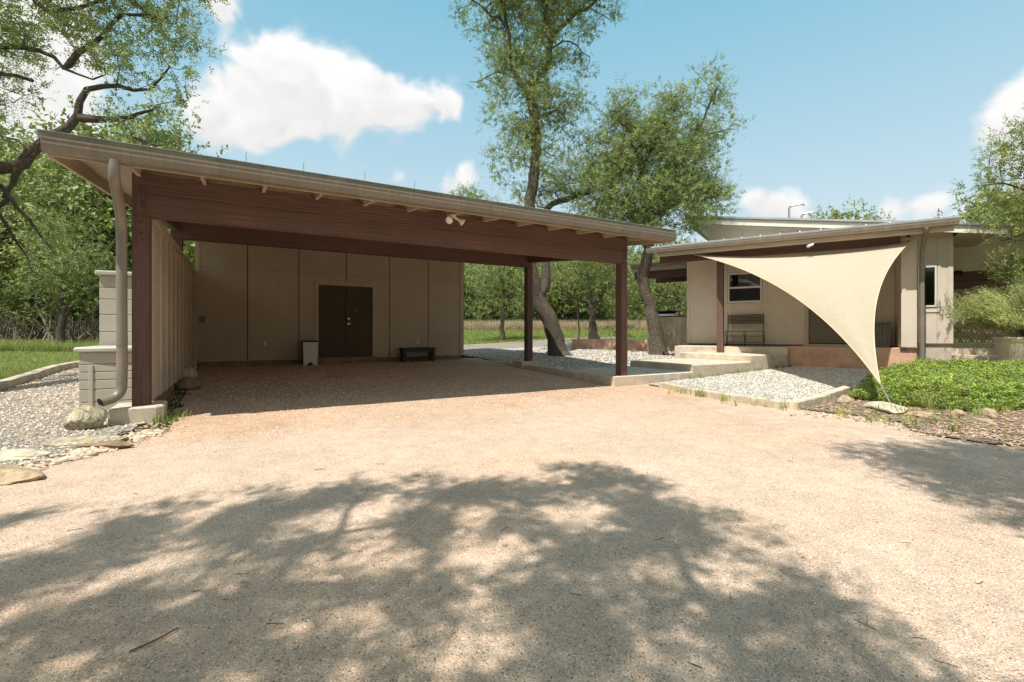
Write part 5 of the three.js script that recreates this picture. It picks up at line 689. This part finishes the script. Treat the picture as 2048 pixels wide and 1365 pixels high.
{ // grass
  const blade = (n, h, w, seed, lean) => { const r = rng(seed), pos = [], nor = []; for (let i = 0; i < n; i++) { const a = r() * 6.28, x = 0.06 * gauss(r), z = 0.06 * gauss(r), l = h * (0.6 + 0.6 * r()), dx = Math.cos(a), dz = Math.sin(a), k = lean * l * (0.4 + r()); const p = [[x - dz * w, 0, z + dx * w], [x + dz * w, 0, z - dx * w], [x + dx * k * 0.4 + dz * w * 0.7, l * 0.6, z + dz * k * 0.4 - dx * w * 0.7], [x + dx * k * 0.4 - dz * w * 0.7, l * 0.6, z + dz * k * 0.4 + dx * w * 0.7], [x + dx * k, l, z + dz * k]]; for (const q of [0, 1, 2, 0, 2, 3, 3, 2, 4]) { pos.push(...p[q]); nor.push(0, 1, 0); } } const g = new THREE.BufferGeometry(); g.setAttribute('position', new THREE.Float32BufferAttribute(pos, 3)); g.setAttribute('normal', new THREE.Float32BufferAttribute(nor, 3)); g.computeVertexNormals(); return g; };
  const short = blade(12, 0.10, 0.004, 3, 0.5), tall = blade(10, 0.42, 0.005, 4, 0.45), r = rng(66);
  const lay = (n, p0, p1, d0, d1, s0, s1, test, col) => { const out = []; for (let i = 0; i < n; i++) { const D = d0 * Math.pow(d1 / d0, r()), b = at(mix(p0, p1, r()), 666, D); if (test && !test(b.x, b.z)) continue; out.push([V(b.x, hgt(b.x, b.z) - 0.05, b.z), r() * 6.28, mix(s0, s1, r()), col(r)]); } return out; };
  const green = (q) => { const t = 0.75 + 0.6 * q(), y = 0.5 * q(); return tint.clone().setRGB(t * (0.75 + y), t, t * (0.8 - 0.3 * y)); }, pale = (q) => { const t = 0.8 + 0.5 * q(); return tint.clone().setRGB(t, t * 0.97, t * 0.9); };
  const notBed = (x, z) => !inside(BED_LEFT, x, z) && !inside(BED_COURT, x, z) && !(x > -1.4 && x < 6.5 && z > -18);
  tag(swarm('lawn_grass', short, M.grass_blade, lay(26000, -80, 300, 9, 24, 0.9, 1.6, (x, z) => notBed(x, z) && x < -3.6, green)), 'mown grass of the lawn beyond the storage boxes', 'grass', null, 'stuff');
  tag(swarm('tall_grass', tall, M.grass_blade, lay(6000, -80, 300, 19, 27, 0.7, 1.4, notBed, green)), 'tall grass at the edge of the wood', 'grass', null, 'stuff');
  tag(swarm('lawn_grass_001', short, M.grass_blade, lay(22000, 900, 1420, 23, 38, 1.4, 2.4, (x, z) => notBed(x, z) && z < -22.6, green)), 'mown grass of the far lawn', 'grass', null, 'stuff');
  tag(swarm('dry_grass', tall, M.dry_grass, lay(9000, 880, 1430, 38, 47, 1.2, 2.2, null, pale)), 'pale dry grass at the far edge of the lawn', 'grass', null, 'stuff');
  // weeds
  const weed = []; for (let i = 0; i < 150; i++) { const t = r(), c = t < 0.5 ? [mix(7.2, 9.8, r()), mix(-3.6, -2.2, r())] : t < 0.7 ? [7.35 + 0.3 * gauss(r), mix(-6.5, -4, r())] : t < 0.85 ? [mix(8.2, 10.5, r()), mix(-2.4, -0.9, r())] : [mix(9, 13.2, r()), -7.35]; weed.push([V(c[0], hgt(c[0], c[1]), c[1]), r() * 6.28, 0.6 + 0.8 * r(), green(r)]); }
  for (let i = 0; i < 30; i++) weed.push([V(-0.82 + 0.12 * gauss(r), 0.0, -7.5 + 0.3 * gauss(r)), r() * 6.28, 0.5 + r(), green(r)]);
  tag(swarm('weeds', blade(9, 0.13, 0.005, 14, 0.8), M.grass_blade, weed), 'small weeds along the kerbs and footings', 'weeds', null, 'stuff');
  const gr = blade(60, 0.34, 0.004, 15, 0.9); const gx = 8.95, gz = -2.95; one('grass_tuft', gr.translate(gx, hgt(gx, gz), gz), M.shrub_leaf, 'arching grass tuft at the edge of the ground cover', 'plant');
}
{ // ground cover
  const poly = [[9.1, -4.1], [8.9, -3.2], [9.0, -2.5], [10.2, -1.9], [12.5, -1.0], [17, 0.2], [17, -2.6], [14.6, -4.3], [13.6, -5.1], [12, -5.0], [10.4, -4.4]], r = rng(88), spots = [];
  for (let i = 0; i < 120000 && spots.length < 26000; i++) { const x = mix(8.8, 17, r()), z = mix(-5.2, 0.2, r()); if (!inside(poly, x, z)) continue; const edge = Math.min(1, 3 * Math.min(...poly.map((p, k) => { const q = poly[(k + 1) % poly.length], dx = q[0] - p[0], dz = q[1] - p[1], t = clamp(((x - p[0]) * dx + (z - p[1]) * dz) / (dx * dx + dz * dz)); return Math.hypot(x - p[0] - t * dx, z - p[1] - t * dz); }))); const h = (0.05 + 0.22 * edge * (0.3 + 1.4 * fbm2(x * 2.2, z * 2.2, 3, 5))), y = hgt(x, z) + h * Math.pow(r(), 0.45), t = 0.65 + 0.9 * r() * r(), yl = r() < 0.3 ? 0.5 : 0.15 * r(); const q = new THREE.Quaternion().setFromEuler(new THREE.Euler(0.6 * gauss(r), r() * 6.28, 0.6 * gauss(r))); spots.push([V(x, y, z), q, 0.6 + 0.75 * r() * r(), tint.clone().setRGB(t * (0.85 + yl), t, t * (0.9 - yl * 0.5))]); }
  tag(swarm('ground_cover', COVER, M.cover_leaf, spots), 'dense bright green ground cover in front of the house', 'ground cover', null, 'stuff');
}
{ // feathery shrub in the pot
  const c = M.potTop, r = rng(99), t = thing('potted_shrub', 'feathery yellow-green shrub growing in the white pot', 'shrub', c.toArray()), stems = [], spots = [];
  for (let i = 0; i < 90; i++) { const a = r() * 6.28, q = 0.25 + 1.0 * Math.sqrt(r()), e = V(c.x + Math.cos(a) * q * 1.1, c.y + 0.22 + 1.2 * Math.pow(r(), 0.7) * (1.2 - 0.45 * q), c.z + Math.sin(a) * q * 1.1), b = V(c.x + 0.12 * gauss(r), c.y - 0.03, c.z + 0.12 * gauss(r)), m = b.clone().lerp(e, 0.5).add(V(0, 0.12, 0)); stems.push(tube([b, m, e], 0.008, 4, 6)); for (let k = 0; k < 50; k++) { const f = 0.35 + 0.7 * r(), p = b.clone().lerp(e, f).add(V(0, 0.12 * Math.sin(Math.PI * clamp(f)), 0)).add(V(gauss(r), gauss(r), gauss(r)).multiplyScalar(0.11)); const d = e.clone().sub(b).normalize().add(V(gauss(r), 0.3 + gauss(r), gauss(r)).multiplyScalar(0.6)).normalize(), tt = 0.75 + 0.5 * r(); spots.push([p.sub(c), new THREE.Quaternion().setFromUnitVectors(V(0, 1, 0), d), 0.8 + 0.6 * r(), tint.clone().setRGB(tt, tt, tt * 0.85)]); } }
  part('stems', flat(stems), M.twig, t); const f = swarm('foliage', FINE, M.shrub_leaf, spots, t); f.userData.kind = 'stuff';
}
{ // twigs and fallen leaves on the drive
  const r = rng(123), stick = (x, z, L, turn, rad, label, group) => { const y = hgt(x, z) + bump(x, z) + rad * 0.8, d = V(Math.cos(turn), 0, Math.sin(turn)), s = V(-d.z, 0, d.x); one('twig', tube([V(x, y, z).addScaledVector(d, -L / 2), V(x, y + 0.004, z).addScaledVector(s, L * 0.07 * gauss(r)), V(x, y + 0.006, z).addScaledVector(d, L / 2).addScaledVector(s, 0.1 * L * gauss(r))], rad, 5, 10), M.dry_twig, label, 'twig', group); };
  const g0 = (px, py) => { const p = at(px, py, EYE * FOCAL / (py - 665.5)); return [p.x, p.z]; };
  { const [x, z] = g0(305, 1288), y = hgt(x, z) + bump(x, z) + 0.006, e = g0(355, 1262), b = g0(258, 1306); one('twig', tube([V(b[0], y, b[1]), V(x, y + 0.004, z), V(e[0], y + 0.006, e[1])], 0.0038, 6, 14), M.dry_twig, 'longest curved dry stick on the near drive', 'twig'); }
  for (const [px, py] of [[550, 1250], [480, 1150], [390, 1185], [1470, 990], [1320, 1078], [1660, 1155], [1460, 1190], [1730, 1250], [1810, 1090], [1840, 1280], [930, 1012], [1890, 1330], [1150, 1190], [1230, 1195], [640, 940], [760, 930], [430, 905], [1580, 925], [880, 1180], [270, 990], [150, 1060], [1010, 1060], [1960, 1170], [1390, 1330]]) { const [x, z] = g0(px, py); stick(x, z, 0.03 + 0.06 * r(), r() * 3.14, 0.0012 + 0.001 * r(), 'small dry twig lying on the drive', 'small twigs on the drive'); }
  const leaf = new THREE.BufferGeometry(); leaf.setAttribute('position', new THREE.Float32BufferAttribute([0, 0, -0.5, 0.2, 0.06, -0.1, 0, 0, 0, -0.2, 0.06, -0.1, 0.16, 0.05, 0.25, 0, 0.02, 0.5, -0.16, 0.05, 0.25], 3)); leaf.setIndex([0, 2, 1, 0, 3, 2, 1, 2, 4, 2, 3, 6, 4, 2, 5, 5, 2, 6]); leaf.computeVertexNormals();
  const spots = []; const drop = (n, f) => { for (let i = 0; i < n; i++) { const [x, z, s] = f(); const t = 0.6 + 0.8 * r(); spots.push([V(x, hgt(x, z) + bump(x, z) + (x > 6.8 ? 0.022 + 0.015 * r() : 0.008), z), new THREE.Quaternion().setFromEuler(new THREE.Euler(0.25 * gauss(r), r() * 6.28, 0.25 * gauss(r))), s, tint.clone().setRGB(t * 1.1, t * (0.85 + 0.3 * r()), t * 0.9)]); } };
  drop(260, () => { const d = 2.2 + 6 * r() * 1.1, p = at(mix(0, 2048, r()), 666, d); return [p.x, p.z, 0.015 + 0.022 * r()]; }); drop(9000, () => { let x, z; do { x = mix(6.9, 11.5, r()); z = mix(-4, -0.4, r()); } while (!inside(MULCH, x + 0.25 * gauss(r), z + 0.25 * gauss(r))); return [x, z, 0.025 + 0.045 * r()]; }); drop(260, () => [-1.0 + 0.3 * gauss(r), -6.9 + 0.5 * gauss(r), 0.03 + 0.03 * r()]); drop(300, () => [mix(-0.8, 6.6, r()), mix(-13.8, -7.5, r()), 0.03 + 0.03 * r()]);
  tag(swarm('leaf_litter', leaf, M.dead_leaf, spots), 'scattered dry oak leaves on the gravel', 'leaf litter', null, 'stuff');
}

scene.traverse((o) => { if (o.isMesh) { o.castShadow = o.receiveShadow = true; } });
const renderer = new THREE.WebGLRenderer({ antialias: true });
renderer.toneMapping = THREE.LinearToneMapping;
renderer.toneMappingExposure = EXPOSURE;
renderer.shadowMap.enabled = true;
renderer.render(scene, camera);
